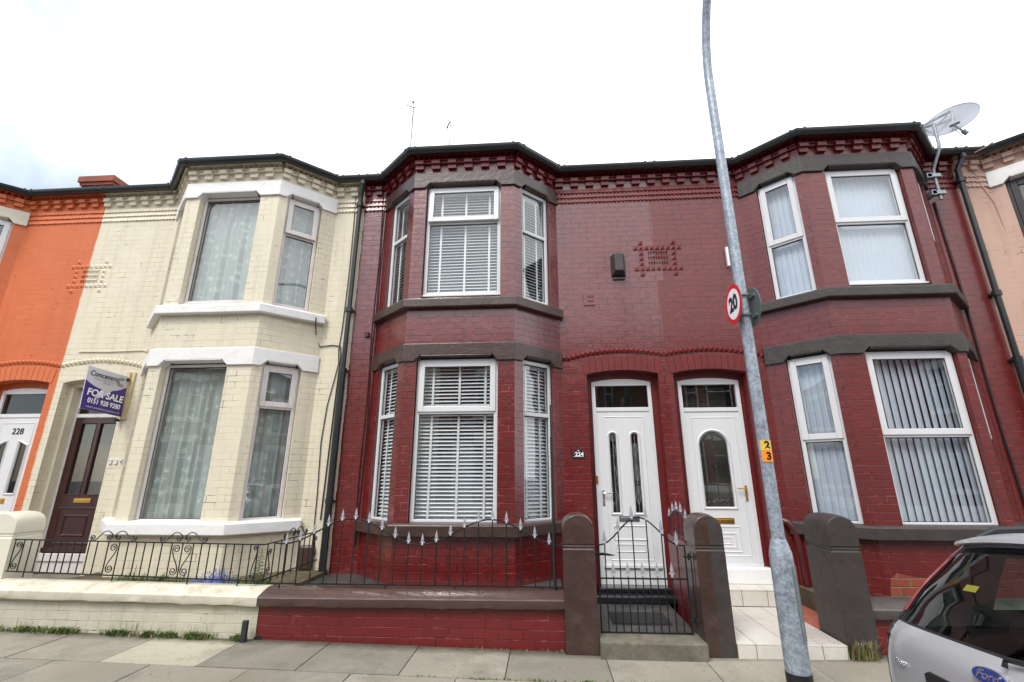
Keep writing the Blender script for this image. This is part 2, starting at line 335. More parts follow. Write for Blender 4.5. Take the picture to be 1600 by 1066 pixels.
def facet(p0, p1):
    a = Vector(p0).to_2d(); b = Vector(p1).to_2d(); d = (b-a).normalized(); n = Vector((d.y, -d.x))
    def F(s, o, z): q = a+d*s+n*o; return Vector((q.x, q.y, z))
    F.L = (b-a).length; F.d = d; F.n = n; return F
def offset_path(path, off):
    """offset a plan polyline outwards (towards the street) with mitred corners"""
    P = [Vector(p) for p in path]; out = []
    for i, p in enumerate(P):
        ns = []
        if i > 0: d = (p-P[i-1]).normalized(); ns.append(Vector((d.y, -d.x)))
        if i < len(P)-1: d = (P[i+1]-p).normalized(); ns.append(Vector((d.y, -d.x)))
        if len(ns) == 1: out.append(p+ns[0]*off)
        else:
            b = (ns[0]+ns[1]).normalized(); out.append(p+b*(off/b.dot(ns[0])))
    return out
def sweep(mb, path, prof, m=0, closed=True, ends=True):
    """prof: list of (outward offset, z)"""
    rings = []
    cols = [offset_path(path, o) for o, z in prof]
    for i in range(len(path)): rings.append([Vector((cols[k][i].x, cols[k][i].y, prof[k][1])) for k in range(len(prof))])
    n = len(prof); vs = [p for r in rings for p in r]; fs = []
    for i in range(len(path)-1):
        for k in range(n if closed else n-1): fs.append((i*n+k, i*n+(k+1) % n, (i+1)*n+(k+1) % n, (i+1)*n+k))
    if ends and closed: fs.append(tuple(range(n))); fs.append(tuple((len(path)-1)*n+k for k in range(n-1, -1, -1)))
    mb.mesh(vs, fs, m)
def text(body, size, mat, parent, origin, xdir, ydir, name='lettering', ext=.001, align='CENTER', sx=1.0, bold=0):
    cu = bpy.data.curves.new('t', 'FONT'); cu.body = body; cu.size = size; cu.extrude = ext; cu.align_x = align; cu.align_y = 'CENTER'; cu.offset = bold
    o = bpy.data.objects.new('t', cu); COL.objects.link(o); dg = bpy.context.evaluated_depsgraph_get()
    me = bpy.data.meshes.new_from_object(o.evaluated_get(dg)); bpy.data.objects.remove(o); me.materials.clear(); me.materials.append(MT[mat])
    x = Vector(xdir).normalized(); y = Vector(ydir).normalized(); z = x.cross(y); org = ORG[parent.name]
    for v in me.vertices:
        c = v.co.copy(); v.co = Vector(origin)-org+x*c.x*sx+y*c.y+z*c.z
    ob = bpy.data.objects.new(name, me); COL.objects.link(ob); ob.parent = parent; ORG[ob.name] = org.copy(); return ob
# ------------------------------------------------------------------ ground
def gz(x):
    return max(0., -x*.0135) if x < 0 else (0. if x < 1.7 else min(.05, (x-1.7)*.025))
KY, RZ = -3.55, -.115
g = MB(); g.box(-220, 220, -160, 160, -1.2, -.6); tag(g.build('ground', 'asphalt'), kind='structure')
g = MB(); g.box(-60, 60, -10.0, KY, -.5, RZ); tag(g.build('road', 'asphalt'), kind='structure')
def pavement(name, y0, y1, rows, seed, flip=False):
    rnd = random.Random(seed); mb = MB(); cols = []
    for (ya, yb, xs) in rows:
        x = xs-.86*26
        while x < 22:
            x1 = x+.86*(1 if not flip else .9)
            gp = .004; dz = rnd.uniform(-.002, .003)
            z0 = gz(x+gp)+dz; z1 = gz(x1-gp)+dz+rnd.uniform(-.002, .002)
            A = [Vector((x+gp, ya+gp, z0)), Vector((x1-gp, ya+gp, z1)), Vector((x1-gp, yb-gp, z1)), Vector((x+gp, yb-gp, z0))]
            B = [p-Vector((0, 0, .05)) for p in A]; mb.prism(A, B)
            t = rnd.uniform(.8, 1.1); c = [.285*t, .262*t, .222*t]
            if abs(x+3.79) < .1 and ya > -2.2 and not flip: c = [.44, .41, .33]
            cols += [c]*8
            x = x1
    o = mb.build(name, 'slab')
    at = o.data.color_attributes.new('tint', 'FLOAT_COLOR', 'POINT')
    for i, c in enumerate(cols): at.data[i].color = (*c, 1)
    return tag(o, kind='structure')
pavement('pavement', -1.36, KY, [(-2.03, -1.36, .505), (-2.72, -2.03, .12), (-3.40, -2.72, .51)], 3)
# joint bed under the slabs, following the slope
g = MB(); xs = [-60, -25, 0, 1.7, 3.7, 60]
g.grid([[Vector((x, y, min(gz(x), .34)-.018)) for x in xs] for y in (-1.2, KY+.14)]); tag(g.build('paving_joint', 'jointdirt'), kind='structure')
g = MB(); x = -30
while x < 24:
    z = gz(x+.45); g.prism([(x+.004, KY, -.3), (x+.9, KY, -.3), (x+.9, KY, z-.02), (x+.004, KY, z-.02)], [(x+.004, KY+.145, -.3), (x+.9, KY+.145, -.3), (x+.9, KY+.145, z), (x+.004, KY+.145, z)]); x += .904
tag(g.build('kerb', 'kerb'), kind='structure')
g = MB(); g.box(-60, 60, -12.2, -10.0, -.5, 0); tag(g.build('far_pavement', 'kerb'), kind='structure')
# ------------------------------------------------------------------ houses
ZLT, ZLB, ZST, ZSB = 5.795, 5.55, 3.83, 3.69       # upper lintel / sill
YLT, YLB, YST, YSB = 3.205, 2.97, 1.02, .87        # lower lintel / sill
ZTOP = 6.03
def bay_path(c): return [(c-1.33, 0), (c-.72, -.57), (c+.72, -.57), (c+1.33, 0)]
def wall_panel(mb, F, z0, z1, holes, depth=.12, s0=0, s1=None, u0=0):
    s1 = F.L if s1 is None else s1
    ss = sorted({s0, s1} | {h[0] for h in holes} | {h[1] for h in holes}); zs = sorted({z0, z1} | {h[2] for h in holes} | {h[3]+(h[4] if len(h) > 4 else 0) for h in holes})
    def q(a0, a1, b0, b1): mb.poly([F(a0, 0, b0), F(a1, 0, b0), F(a1, 0, b1), F(a0, 0, b1)], [(u0+a0, b0), (u0+a1, b0), (u0+a1, b1), (u0+a0, b1)])
    for i in range(len(ss)-1):
        for j in range(len(zs)-1):
            cs, cz = (ss[i]+ss[i+1])/2, (zs[j]+zs[j+1])/2
            if any(h[0] < cs < h[1] and h[2] < cz < h[3]+(h[4] if len(h) > 4 else 0) for h in holes): continue
            q(ss[i], ss[i+1], zs[j], zs[j+1])
    for h in holes:
        a, b, c, d = h[:4]; dp = h[5] if len(h) > 5 else depth
        for s, sg in ((a, 1), (b, -1)):
            mb.poly([F(s, 0, c), F(s, -dp, c), F(s, -dp, d), F(s, 0, d)], [(u0+s, c), (u0+s+sg*dp, c), (u0+s+sg*dp, d), (u0+s, d)])
        mb.poly([F(a, 0, c), F(b, 0, c), F(b, -dp, c), F(a, -dp, c)], [(u0+a, c), (u0+b, c), (u0+b, c-dp), (u0+a, c-dp)])
        if len(h) > 4 and h[4]:
            n = 14; r = h[4]
            for k in range(n):
                t0, t1 = k/n, (k+1)/n; x0, x1 = a+(b-a)*t0, a+(b-a)*t1; za, zb = d+r*4*t0*(1-t0), d+r*4*t1*(1-t1); zt = d+r
                mb.poly([F(x0, 0, za), F(x1, 0, zb), F(x1, 0, zt), F(x0, 0, zt)], [(u0+x0, za), (u0+x1, zb), (u0+x1, zt), (u0+x0, zt)])
                mb.poly([F(x0, 0, za), F(x1, 0, zb), F(x1, -dp, zb), F(x0, -dp, za)], [(u0+x0, za), (u0+x1, zb), (u0+x1, zb-dp), (u0+x0, za-dp)])
        else: mb.poly([F(a, 0, d), F(b, 0, d), F(b, -dp, d), F(a, -dp, d)], [(u0+a, d), (u0+b, d), (u0+b, d+dp), (u0+a, d+dp)])
def pyramid(mb, F, s, z, w, h, o, m=0):
    P = [F(s-w/2, 0, z-h/2), F(s+w/2, 0, z-h/2), F(s+w/2, 0, z+h/2), F(s-w/2, 0, z+h/2), F(s, o, z)]
    mb.mesh(P, [(0, 1, 4), (1, 2, 4), (2, 3, 4), (3, 0, 4)], m)
def cornice(mb, F, s0, s1, zig, phase=0.):
    # band, dog-tooth course and stepped corbels under the gutter; three serrated courses on the flat wall
    L = s1-s0
    mb.boxF(F, s0, s1, 0, .10, 6.055, 6.09)
    n = max(1, round(L/.078)); w = L/n
    for k in range(n):
        a = s0+k*w; P = [F(a+.004, .0, 6.0), F(a+w-.004, .0, 6.0), F(a+w/2, .075, 6.01), F(a+.004, 0, 6.055), F(a+w-.004, 0, 6.055), F(a+w/2, .085, 6.055)]
        mb.mesh(P, [(0, 1, 2), (3, 5, 4), (0, 2, 5, 3), (2, 1, 4, 5), (0, 3, 4, 1)])
    mb.boxF(F, s0, s1, 0, .055, 5.985, 6.0)
    n = max(1, round(L/.235)); w = L/n
    for k in range(n):
        a = s0+k*w+phase*w
        b = min(a+w/2, s1)
        mb.boxF(F, a, b, 0, .078, 5.925, 5.985); mb.boxF(F, a+.001, b-.001, 0, .045, 5.855, 5.925)
        if b < s1-.02: mb.boxF(F, b, min(a+w, s1), 0, .035, 5.945, 5.985)
    if zig:
        for r in range(3):
            zc = 5.775-r*.083; nn = max(1, round(L/.0585)); ww = L/nn
            for k in range(nn):
                a = s0+k*ww; zt, zm, zb = zc+.038+random.uniform(-.001, .001), zc-.018+random.uniform(-.003, .003), zc-.040+random.uniform(-.003, .003)
                o = .018+random.uniform(-.002, .003)
                P = [F(a, .002, zt), F(a+ww, .002, zt), F(a+ww, o*.7, zm), F(a+ww/2, o+.006, zb), F(a, o*.7, zm), F(a, 0, zm), F(a+ww/2, 0, zb), F(a+ww, 0, zm)]
                mb.mesh(P, [(0, 1, 2, 3, 4), (4, 3, 6, 5), (3, 2, 7, 6)])
def stone_band(path, zt, zb, holes, thick=.03, mat='s_brown', name='lintel', parent=None, chip=0):
    """lintel following the bay, hollowed in the middle over each window"""
    mb = MB(); outp = offset_path(path, thick); inp = offset_path(path, -.09)
    for i in range(len(path)-1):
        a, b = outp[i], outp[i+1]; ai, bi = inp[i], inp[i+1]; L = (b-a).length
        def pt(A, B, s, z): q = A+(B-A)*(s/L); return Vector((q.x, q.y, z))
        h0, h1 = holes[i]; k = .08
        n1, n4 = h0-.02, h1+.02
        lo = [(0, zb), (n1, zb), (n1+k, zb+k), (n4-k, zb+k), (n4, zb), (L, zb)]
        outl = lo+[(L, zt), (0, zt)]
        front = [pt(a, b, s, z) for s, z in outl]; back = [pt(ai, bi, s, z) for s, z in outl]
        mb.poly(front); n = len(front)
        for j in range(n-3): mb.poly([front[j], front[j+1], back[j+1], back[j]])
        mb.poly([front[n-2], front[n-1], back[n-1], back[n-2]])
        if i == 0: mb.poly([front[0], back[0], back[n-1], front[n-1]])
        if i == len(path)-2: mb.poly([front[n-3], back[n-3], back[n-2], front[n-2]])
        # drip moulding inside the hollow
        mb.prism([pt(a, b, n1+k+.01, zb+k-.012), pt(a, b, n4-k-.01, zb+k-.012), pt(a, b, n4-k-.01, zb+k), pt(a, b, n1+k+.01, zb+k)],
                 [pt(ai, bi, n1+k+.01, zb+k-.03), pt(ai, bi, n4-k-.01, zb+k-.03), pt(ai, bi, n4-k-.01, zb+k), pt(ai, bi, n1+k+.01, zb+k)])
    return mb.build(name, mat, parent, bevel=.006, merge=True)
def sill(path, zt, zb, mat, parent, out=.085):
    mb = MB(); p = [Vector(q) for q in path]
    sweep(mb, path, [(-.1, zb), (out-.012, zb), (out, zb+.012), (out, zt-.022), (out-.02, zt-.004), (-.1, zt+.012)])
    return mb.build('window_sill', mat, parent, bevel=.005)
def blind_venetian(parent, F, s0, s1, z0, z1, o, tilt=.5, gap=.046):
    mb = MB(); z = z0+.02; k = 0
    while z < z1-.03:
        d = .024; dz = d*(tilt+.25); j = random.uniform(-.0015, .0015)
        mb.poly([F(s0, o+d, z-dz+j), F(s1, o+d, z-dz-j), F(s1, o-d, z+dz-j), F(s0, o-d, z+dz+j)])
        mb.poly([F(s0, o+d, z-dz+j-.0025), F(s1, o+d, z-dz-j-.0025), F(s1, o-d, z+dz-j-.0025), F(s0, o-d, z+dz+j-.0025)])
        mb.poly([F(s0, o+d, z-dz+j-.0025), F(s1, o+d, z-dz-j-.0025), F(s1, o+d, z-dz-j), F(s0, o+d, z-dz+j)])
        z += gap
    mb.boxF(F, s0, s1, o-.025, o+.025, z1-.05, z1-.005); mb.boxF(F, s0, s1, o-.025, o+.025, z0+.0, z0+.014)
    b = mb.build('venetian_blind', 'blind', parent, fixn=False)
    tp = MB(); L = s1-s0; n = 2 if L < .6 else 3
    for k in range(n):
        c = s0+L*((k+.5)/n if n == 2 else (.17, .52, .86)[k]); tp.boxF(F, c-.014, c+.014, o+.024, o+.026, z0, z1-.02)
    tp.build('blind_tape', 'white', parent)
def blind_vertical(parent, F, s0, s1, z0, z1, o, open_=True):
    mb = MB(); w = .089; pitch = (.084 if open_ else .074); s = s0; k = 0
    while s < s1:
        a = -.30 if open_ else .12; a += random.uniform(-.06, .06)+(0 if open_ else .12); c = s+pitch/2; dx, dy = w/2*cos(a), w/2*sin(a)
        n = 4; rows = []
        for z in (z0+.02, z1-.01): rows.append([F(c+dx*(t*2/n-1), o+dy*(t*2/n-1)+.004*(1-(t*2/n-1)**2), z) for t in range(n+1)])
        mb.grid(rows); s += pitch if open_ else pitch*.98
    mb.build('vertical_blind', 'vblind', parent, fixn=False, smooth=True)
def net_curtain(parent, F, s0, s1, z0, z1, o, name='net_curtain'):
    rows = []; uvs = []; n = 90; ph = random.uniform(0, 6)
    for j in range(9):
        z = z0+(z1-z0)*j/8; am = .010+.012*(1-j/8); r = []; u = []
        for i in range(n+1):
            s = s0+(s1-s0)*i/n; w = sin(s*44+ph+.5*sin(s*9+j*.1))+.6*sin(s*71+ph*2+j*.05); r.append(F(s, o+am*w, z)); u.append((s*1.25+.006*w, z))
        rows.append(r); uvs.append(u)
    mb = MB(); mb.grid(rows, uvs=uvs); mb.build(name, 'lace', parent, fixn=False, smooth=True)
def window(parent, F, s0, s1, z0, z1, o=-.07, tz=None, opener=None, mat='upvc', cover='ven', fw_=.05, open_gap=0, both=False, tilt=.5):
    """frame with glazing; opener 'top' adds a projecting casement above the transom"""
    mb = MB(); d = .06
    mb.boxF(F, s0, s0+fw_, o-d, o, z0, z1); mb.boxF(F, s1-fw_, s1, o-d, o, z0, z1)
    mb.boxF(F, s0+fw_, s1-fw_, o-d, o-.001, z0, z0+fw_); mb.boxF(F, s0+fw_, s1-fw_, o-d, o-.001, z1-fw_, z1)
    mb.boxF(F, s0-.01, s1+.01, o-.005, o+.028, z0-.022, z0+.006)            # cill nosing
    if tz: mb.boxF(F, s0+fw_, s1-fw_, o-d, o-.001, tz-.025, tz+.025)
    w = mb.build('window', mat, parent, bevel=.006)
    panes = [(z0+fw_, (tz-.025) if tz else z1-fw_)]
    if tz: panes.append((tz+.025, z1-fw_))
    for k, (a, b) in enumerate(panes):
        sa, sb = s0+fw_, s1-fw_; oo = o-.03
        if opener == 'top' and k == 1:
            sm = MB(); e = .05; tl = open_gap
            G = (lambda s, q, z: F(s, q+tl*(b+.02-z), z)) if tl else F
            sm.boxF(G, sa-.022, sa+e, o-.02, o+.016, a-.022, b+.022); sm.boxF(G, sb-e, sb+.022, o-.02, o+.016, a-.022, b+.022)
            sm.boxF(G, sa+e, sb-e, o-.02, o+.0155, a-.022, a+e); sm.boxF(G, sa+e, sb-e, o-.02, o+.0155, b-e, b+.022)
            sm.build('casement', mat, w, bevel=.006)
            gm = MB(); gm.boxF(G, sa+e, sb-e, o-.004, o, a+e, b-e); gm.build('pane', 'glass', w)
            km = MB(); x = .004
            for (p0, p1, p2, p3) in ((sa+e, sa+e+x, a+e, b-e), (sb-e-x, sb-e, a+e, b-e), (sa+e, sb-e, a+e, a+e+x), (sa+e, sb-e, b-e-x*2, b-e)): km.boxF(G, p0, p1, o, o+.006, p2, p3)
            km.build('seal', 'seal', w)
        else:
            gm = MB(); gm.boxF(F, sa, sb, oo-.004, oo, a, b); gm.build('pane', 'glass', w)
            km = MB(); x = .005
            for (p0, p1, p2, p3) in ((sa, sa+x, a, b), (sb-x, sb, a, b), (sa, sb, a, a+x), (sa, sb, b-x*2, b)): km.boxF(F, p0, p1, oo, oo+.008, p2, p3)
            km.build('seal', 'seal', w)
    sa, sb = s0+fw_*.6, s1-fw_*.6
    if cover == 'net': sa -= .08; sb += .08
    if cover == 'ven': blind_venetian(w, F, sa, sb, z0+.03, z1-.03, o-.105, tilt)
    elif cover == 'vert': blind_vertical(w, F, sa, sb, z0+.03, z1-.03, o-.12, True)
    elif cover == 'vclosed': blind_vertical(w, F, sa, sb, z0+.03, z1-.03, o-.11, False)
    elif cover == 'net': net_curtain(w, F, sa, sb, z0+.03, z1-.02, o-.12)
    return w
def house(no, x0, x1, c, bm_, pm, stone, label, doorx, front, cants, lint2=None):
    """front: (x0,x1) of the front windows; cants: s ranges (left, right)"""
    T = thing('terraced_house', ((x0+x1)/2, 0, 0), label, 'house', 'terraced houses in the row')
    path = bay_path(c); A, B, C_, D = path; FL, FF, FR = facet(A, B), facet(B, C_), facet(C_, D)
    mb = MB()
    f0, f1 = front[0]-B[0], front[1]-B[0]
    g0, g1 = front[2]-B[0], front[3]-B[0]
    hol = {'L': [(cants[0], cants[1])], 'R': [(cants[2], cants[3])]}
    def wh(a, b, a2, b2): return [(a, b, ZST-.01, ZLB+.09), (a2, b2, YST-.01, YLB+.09)]
    wall_panel(mb, FL, .0, ZTOP, wh(cants[0], cants[1], cants[0], cants[1]), u0=11.3)
    wall_panel(mb, FF, .0, ZTOP, wh(f0, f1, g0, g1), u0=3.1)
    wall_panel(mb, FR, .0, ZTOP, wh(cants[2], cants[3], cants[2], cants[3]), u0=7.7)
    for a, b in ((x0, A[0]), (D[0], x1)):
        if b-a < .01: continue
        F = facet((a, 0), (b, 0)); hs = []
        if a < doorx[0] < b: hs = [(doorx[0]-a, doorx[1]-a, .1, 2.885, .055, .30)]
        wall_panel(mb, F, 0, ZTOP, hs, u0=a)
    # inner linings behind the brick so no light leaks
    mb.build('front_wall', bm_, T, fixn=False)
    # cornice
    cm = MB()
    for F in (FL, FF, FR): cornice(cm, F, .0, F.L, False)
    for a, b in ((x0, A[0]), (D[0], x1)): cornice(cm, facet((a, 0), (b, 0)), .0, b-a, True)
    cm.build('cornice', pm, T)
    hl = [(cants[0]-.0, cants[1]+.0), (f0, f1), (cants[2], cants[3])]; h2 = [(cants[0]-.0, cants[1]+.0), (g0, g1), (cants[2], cants[3])]
    stone_band(path, ZLT, ZLB, hl, mat=stone, parent=T); stone_band(path, YLT, YLB, h2, mat=lint2 or stone, parent=T)
    sp = [(A[0]+.06, -.0), B, C_, (D[0]-.06, 0)]
    sill(path, ZST, ZSB, stone, T); sill(path, YST, YSB, lint2 or stone, T)
    # gutter and fascia
    full = [(x0, 0)]+path+[(x1, 0)]
    gm = MB(); prof = [(.15+.062*cos(t), 6.115-.0+.062*sin(t)*1.35) for t in [pi+pi*k/8 for k in range(9)]]
    inner = [(.15+.054*cos(t), 6.115+.054*sin(t)*1.3) for t in [2*pi-pi*k/8 for k in range(9)]]
    sweep(gm, full, prof+inner); gp = offset_path(full, .15)
    for i in range(len(full)-1):                                         # joints and brackets
        a, b = gp[i], gp[i+1]; L = (b-a).length; n = max(1, int(L/.8)); F = facet(a, b)
        for k in range(n+1):
            s = min(max(.07, L*k/n), L-.07)
            pts = [F(s, .066*cos(t), 6.117+.066*sin(t)*1.35) for t in [pi+pi*q/8 for q in range(9)]]; pt2 = [p+Vector((F.d.x*.03, F.d.y*.03, 0)) for p in pts]
            for q in range(8): gm.poly([pts[q], pts[q+1], pt2[q+1], pt2[q]])
            gm.boxF(F, s, s+.03, -.07, -.058, 6.10, 6.126); gm.boxF(F, s, s+.03, .058, .068, 6.10, 6.126)
    gm.build('gutter', 'black', T, smooth=True)
    fm = MB(); sweep(fm, full, [(0, 6.09), (.085, 6.09), (.085, 6.13), (0, 6.13)]); fm.build('fascia', 'black', T)
    # roof
    rm = MB(); E = offset_path(full, .13); ze = 6.14; RY, RZZ = 4.2, 6.14+.6*4.3
    bx0, bx1 = E[1].x, E[4].x
    def mz(y): return ze+.6*(y+.13)
    rm.poly([(x0, -.13, ze), (bx0, -.13, ze), (bx0, RY, mz(RY)), (x0, RY, mz(RY))]); rm.poly([(bx1, -.13, ze), (x1, -.13, ze), (x1, RY, mz(RY)), (bx1, RY, mz(RY))])
    rm.poly([(bx0, -.13, ze), (c-.3, .85, mz(.85)), (c+.3, .85, mz(.85)), (bx1, -.13, ze), (bx1, RY, mz(RY)), (bx0, RY, mz(RY))])
    rm.poly([(E[2].x, E[2].y, ze), (E[3].x, E[3].y, ze), (c+.3, .85, mz(.85)), (c-.3, .85, mz(.85))])
    rm.poly([(bx0, -.13, ze), (E[2].x, E[2].y, ze), (c-.3, .85, mz(.85))]); rm.poly([(E[3].x, E[3].y, ze), (bx1, -.13, ze), (c+.3, .85, mz(.85))])
    rm.poly([(x0, RY, mz(RY)), (x1, RY, mz(RY)), (x1, 8.4, ze), (x0, 8.4, ze)])
    rm.build('roof', 'slate', T, fixn=False)
    # rear shell and rooms
    e = .012; sm = MB()
    sm.poly([(x0+e, 8.2, 0), (x1-e, 8.2, 0), (x1-e, 8.2, 6.13), (x0+e, 8.2, 6.13)])
    for x in (x0+e, x1-e): sm.poly([(x, .02, 0), (x, 8.2, 0), (x, 8.2, 6.13), (x, 4.2, 8.6), (x, .02, 6.13)])
    sm.build('side_walls', 'b_raw', T, fixn=False)
    im = MB(); 
    for z in (.12, 3.28, 3.42, 6.0): im.poly([(A[0], .02, z), (B[0], -.45, z), (C_[0], -.45, z), (D[0], .02, z), (D[0], 4, z), (A[0], 4, z)])
    im.poly([(A[0]-.05, 4, 0), (D[0]+.05, 4, 0), (D[0]+.05, 4, 6), (A[0]-.05, 4, 6)])
    for x in (A[0]-.05, D[0]+.05): im.poly([(x, .13, 0), (x, 4, 0), (x, 4, 6), (x, .13, 6)])
    im.build('room', 'inside', T, fixn=False)
    return T, FL, FF, FR, path
def stud_arch(T, x0, x1, doorc, mat):
    """run of pyramid studs that rises over the door"""
    mb = MB(); F = facet((x0, 0), (x1, 0)); n = round((x1-x0)/.068); w = (x1-x0)/n
    for k in range(n):
        x = x0+(k+.5)*w; t = max(-1, min(1, (x-doorc)/.72)); z = 3.115+.10*(1-t*t)
        P = [F(x-x0-w/2, 0, z-.036), F(x-x0+w/2, 0, z-.036), F(x-x0+w/2, 0, z+.036), F(x-x0-w/2, 0, z+.036), F(x-x0, .038, z)]
        mb.mesh(P, [(0, 1, 4), (1, 2, 4), (2, 3, 4), (3, 0, 4)])
    return mb.build('string_course', mat, T)
def door_arch(T, a, b, mat, lines=True):
    mb = MB(); F = facet((a, 0), (b, 0)); L = b-a; n = 12
    def zz(t): return 2.885+.055*4*t*(1-t)
    for k in range(n):
        t0, t1 = k/n, (k+1)/n; g = .003
        s0, s1 = -.04+(L+.08)*t0, -.04+(L+.08)*t1; fan = .05
        q0, q1 = s0+(t0-.5)*fan, s1+(t1-.5)*fan
        P = [(s0+g, zz(t0)), (s1-g, zz(t1)), (q1-g, zz(t1)+.205), (q0+g, zz(t0)+.205)]
        mb.prism([F(s, .008, z) for s, z in P], [F(s, -.02, z) for s, z in P])
    return mb.build('brick_arch', mat, T, bevel=.002, seg=1)
def ornament(T, side, xc, mat):
    """half of the raised stud pattern shared by two houses; side -1 keeps x<xc"""
    mb = MB(); F = facet((0, 0), (1, 0)); w = .078; ox, oz = 1.41, 4.607; cx = 1.708
    pts = [(k, 2) for k in range(9)]+[(k, -2) for k in range(9)]+[(1, 3), (7, 3), (1, -3), (7, -3)]+[(1, j) for j in (-1, 0, 1)]+[(7, j) for j in (-1, 0, 1)]
    off = xc-1.66
    for k, j in pts:
        x = cx+(k-4)*w+off
        if (x-xc)*side < -.001: continue
        pyramid(mb, F, x, oz+j*.083, w*.96, .076, .022)
    for j in (-1, 0, 1):
        for k in range(8):
            x = cx-.14+off+k*.037+.018
            if (x-xc)*side < -.001: continue
            P = [F(x-.018, 0, oz+j*.083+.035), F(x+.018, 0, oz+j*.083+.035), F(x, .025, oz+j*.083), F(x, 0, oz+j*.083-.036)]
            mb.mesh(P, [(0, 1, 2), (0, 2, 3), (1, 3, 2)])
    return mb.build('brick_ornament', mat, T)
def FX(s, o, z): return Vector((s, -o, z))
def FYP(y0):
    return lambda s, o, z: Vector((s, y0-o, z))
def door_frame(T, a, b, z0, z1, rise, y, mat='upvc', tr=2.42, w=.05, step=.0):
    """arched-head frame with a transom bar; returns door part"""
    F = FYP(y); mb = MB(); d = .06
    mb.boxF(F, a, a+w, -d, 0, z0, z1-w); mb.boxF(F, b-w, b, -d, 0, z0, z1-w); mb.boxF(F, a+w, b-w, -d, -.001, tr-.025, tr+.03)
    n = 12
    for k in range(n):
        t0, t1 = k/n, (k+1)/n; s0, s1 = a+(b-a)*t0, a+(b-a)*t1; za, zb = z1+rise*4*t0*(1-t0), z1+rise*4*t1*(1-t1); lo = z1-w
        mb.prism([F(s0, 0, lo), F(s1, 0, lo), F(s1, 0, zb), F(s0, 0, za)], [F(s0, -d, lo), F(s1, -d, lo), F(s1, -d, zb), F(s0, -d, za)])
    return mb.build('door_frame', mat, T, bevel=.004)
def arch_outline(F, s0, s1, z0, z1, o, n=14, full=True):
    """closed outline, round head"""
    r = (s1-s0)/2; c = (s0+s1)/2; P = [F(s0, o, z0), F(s1, o, z0)]
    for k in range(n+1):
        t = pi*k/n; P.append(F(c+r*cos(t), o, z1-r+r*sin(t)))
    return P
def ring(mb, outer, inner, m=0):
    n = len(outer); mb.mesh(list(outer)+list(inner), [(i, (i+1) % n, n+(i+1) % n, n+i) for i in range(n)], m)
def rect(F, s0, s1, z0, z1, o): return [F(s0, o, z0), F(s1, o, z0), F(s1, o, z1), F(s0, o, z1)]
def mould(mb, F, s0, s1, z0, z1, o, w=.018, h=.008):
    """raised rectangular moulding"""
    ring(mb, rect(F, s0, s1, z0, z1, o), rect(F, s0+w/2, s1-w/2, z0+w/2, z1-w/2, o+h)); ring(mb, rect(F, s0+w/2, s1-w/2, z0+w/2, z1-w/2, o+h), rect(F, s0+w, s1-w, z0+w, z1-w, o))
def arch_mould(mb, F, s0, s1, z0, z1, o, w=.03, h=.014):
    A = arch_outline(F, s0-w, s1+w, z0-w, z1+w, o); B = arch_outline(F, s0-w*.5, s1+w*.5, z0-w*.5, z1+w*.5, o+h); C = arch_outline(F, s0, s1, z0, z1, o)
    ring(mb, A, B); ring(mb, B, C)
def handle(parent, F, s, z, o, mat, dirn=1):
    mb = MB(); mb.boxF(F, s-.014, s+.014, o, o+.012, z-.12, z+.07); mb.tube([F(s, o+.01, z+.03), F(s, o+.045, z+.03), F(s+dirn*.03, o+.05, z+.03), F(s+dirn*.12, o+.048, z+.032)], .009, 8)
    mb.tube([F(s, o+.006, z-.07), F(s, o+.02, z-.07)], .009, 8)
    return mb.build('handle', mat, parent, bevel=.003)
def letterbox(parent, F, s0, s1, z0, z1, o, mat):
    mb = MB(); mb.boxF(F, s0, s1, o, o+.008, z0, z1); mb.boxF(F, s0+.02, s1-.02, o+.008, o+.013, z0+.018, z1-.018)
    return mb.build('letterbox', mat, parent, bevel=.003)
Wd = .05
# ------------------------------------------------------------------ 224, glossy dark red, middle
X0, X1, X2, X3, X4, X5 = -11.66, -7.22, -2.78, 1.66, 6.10, 10.5
H224, L4, F4, R4, P4 = house(224, X2, X3, -1.08, 'b_red', 'p_red', 's_brown', 'glossy dark red brick house with brown stone bands and slatted white blinds', (.60, 1.56), (-1.625, -.545, -1.635, -.57), (.155, .69, .145, .68))
bx = P4[1][0]
window(H224, F4, -1.618-bx, -.552-bx, 3.905, 5.60, -.065, 5.02, 'top', open_gap=.06, tilt=.55)
window(H224, F4, -1.628-bx, -.577-bx, 1.005, 3.01, -.065, 2.325, 'top', tilt=.35)
for F, a, b in ((L4, .16, .685), (R4, .15, .675)):
    window(H224, F, a, b, 3.86, 5.60, -.05, 4.92, None, tilt=.5); window(H224, F, a, b, 1.0, 3.01, -.05, 2.31, None, tilt=.5)
stud_arch(H224, .26, 1.66, 1.08, 'p_red'); door_arch(H224, .60, 1.56, 'p_red'); ornament(H224, -1, 1.66, 'p_red')
y = .14; F = FYP(y); a, b = .668, 1.482
fr = door_frame(H224, a, b, .25, 2.80, .045, y)
mb = MB(); mb.boxF(F, a+Wd, b-Wd, -.03, -.026, 2.45, 2.76); mb.build('fanlight_pane', 'glass_dark', fr)
mb = MB(); mb.boxF(F, a+Wd, b-Wd, -.055, -.05, 2.44, 2.77); mb.build('fanlight_backing', 'inside', fr)
d0, d1 = a+Wd, b-Wd
gl = [(.875, .965, 1.09, 2.10), (1.165, 1.255, 1.09, 2.10)]
mb = MB(); zs = [.46, 1.09, 2.055, 2.395]
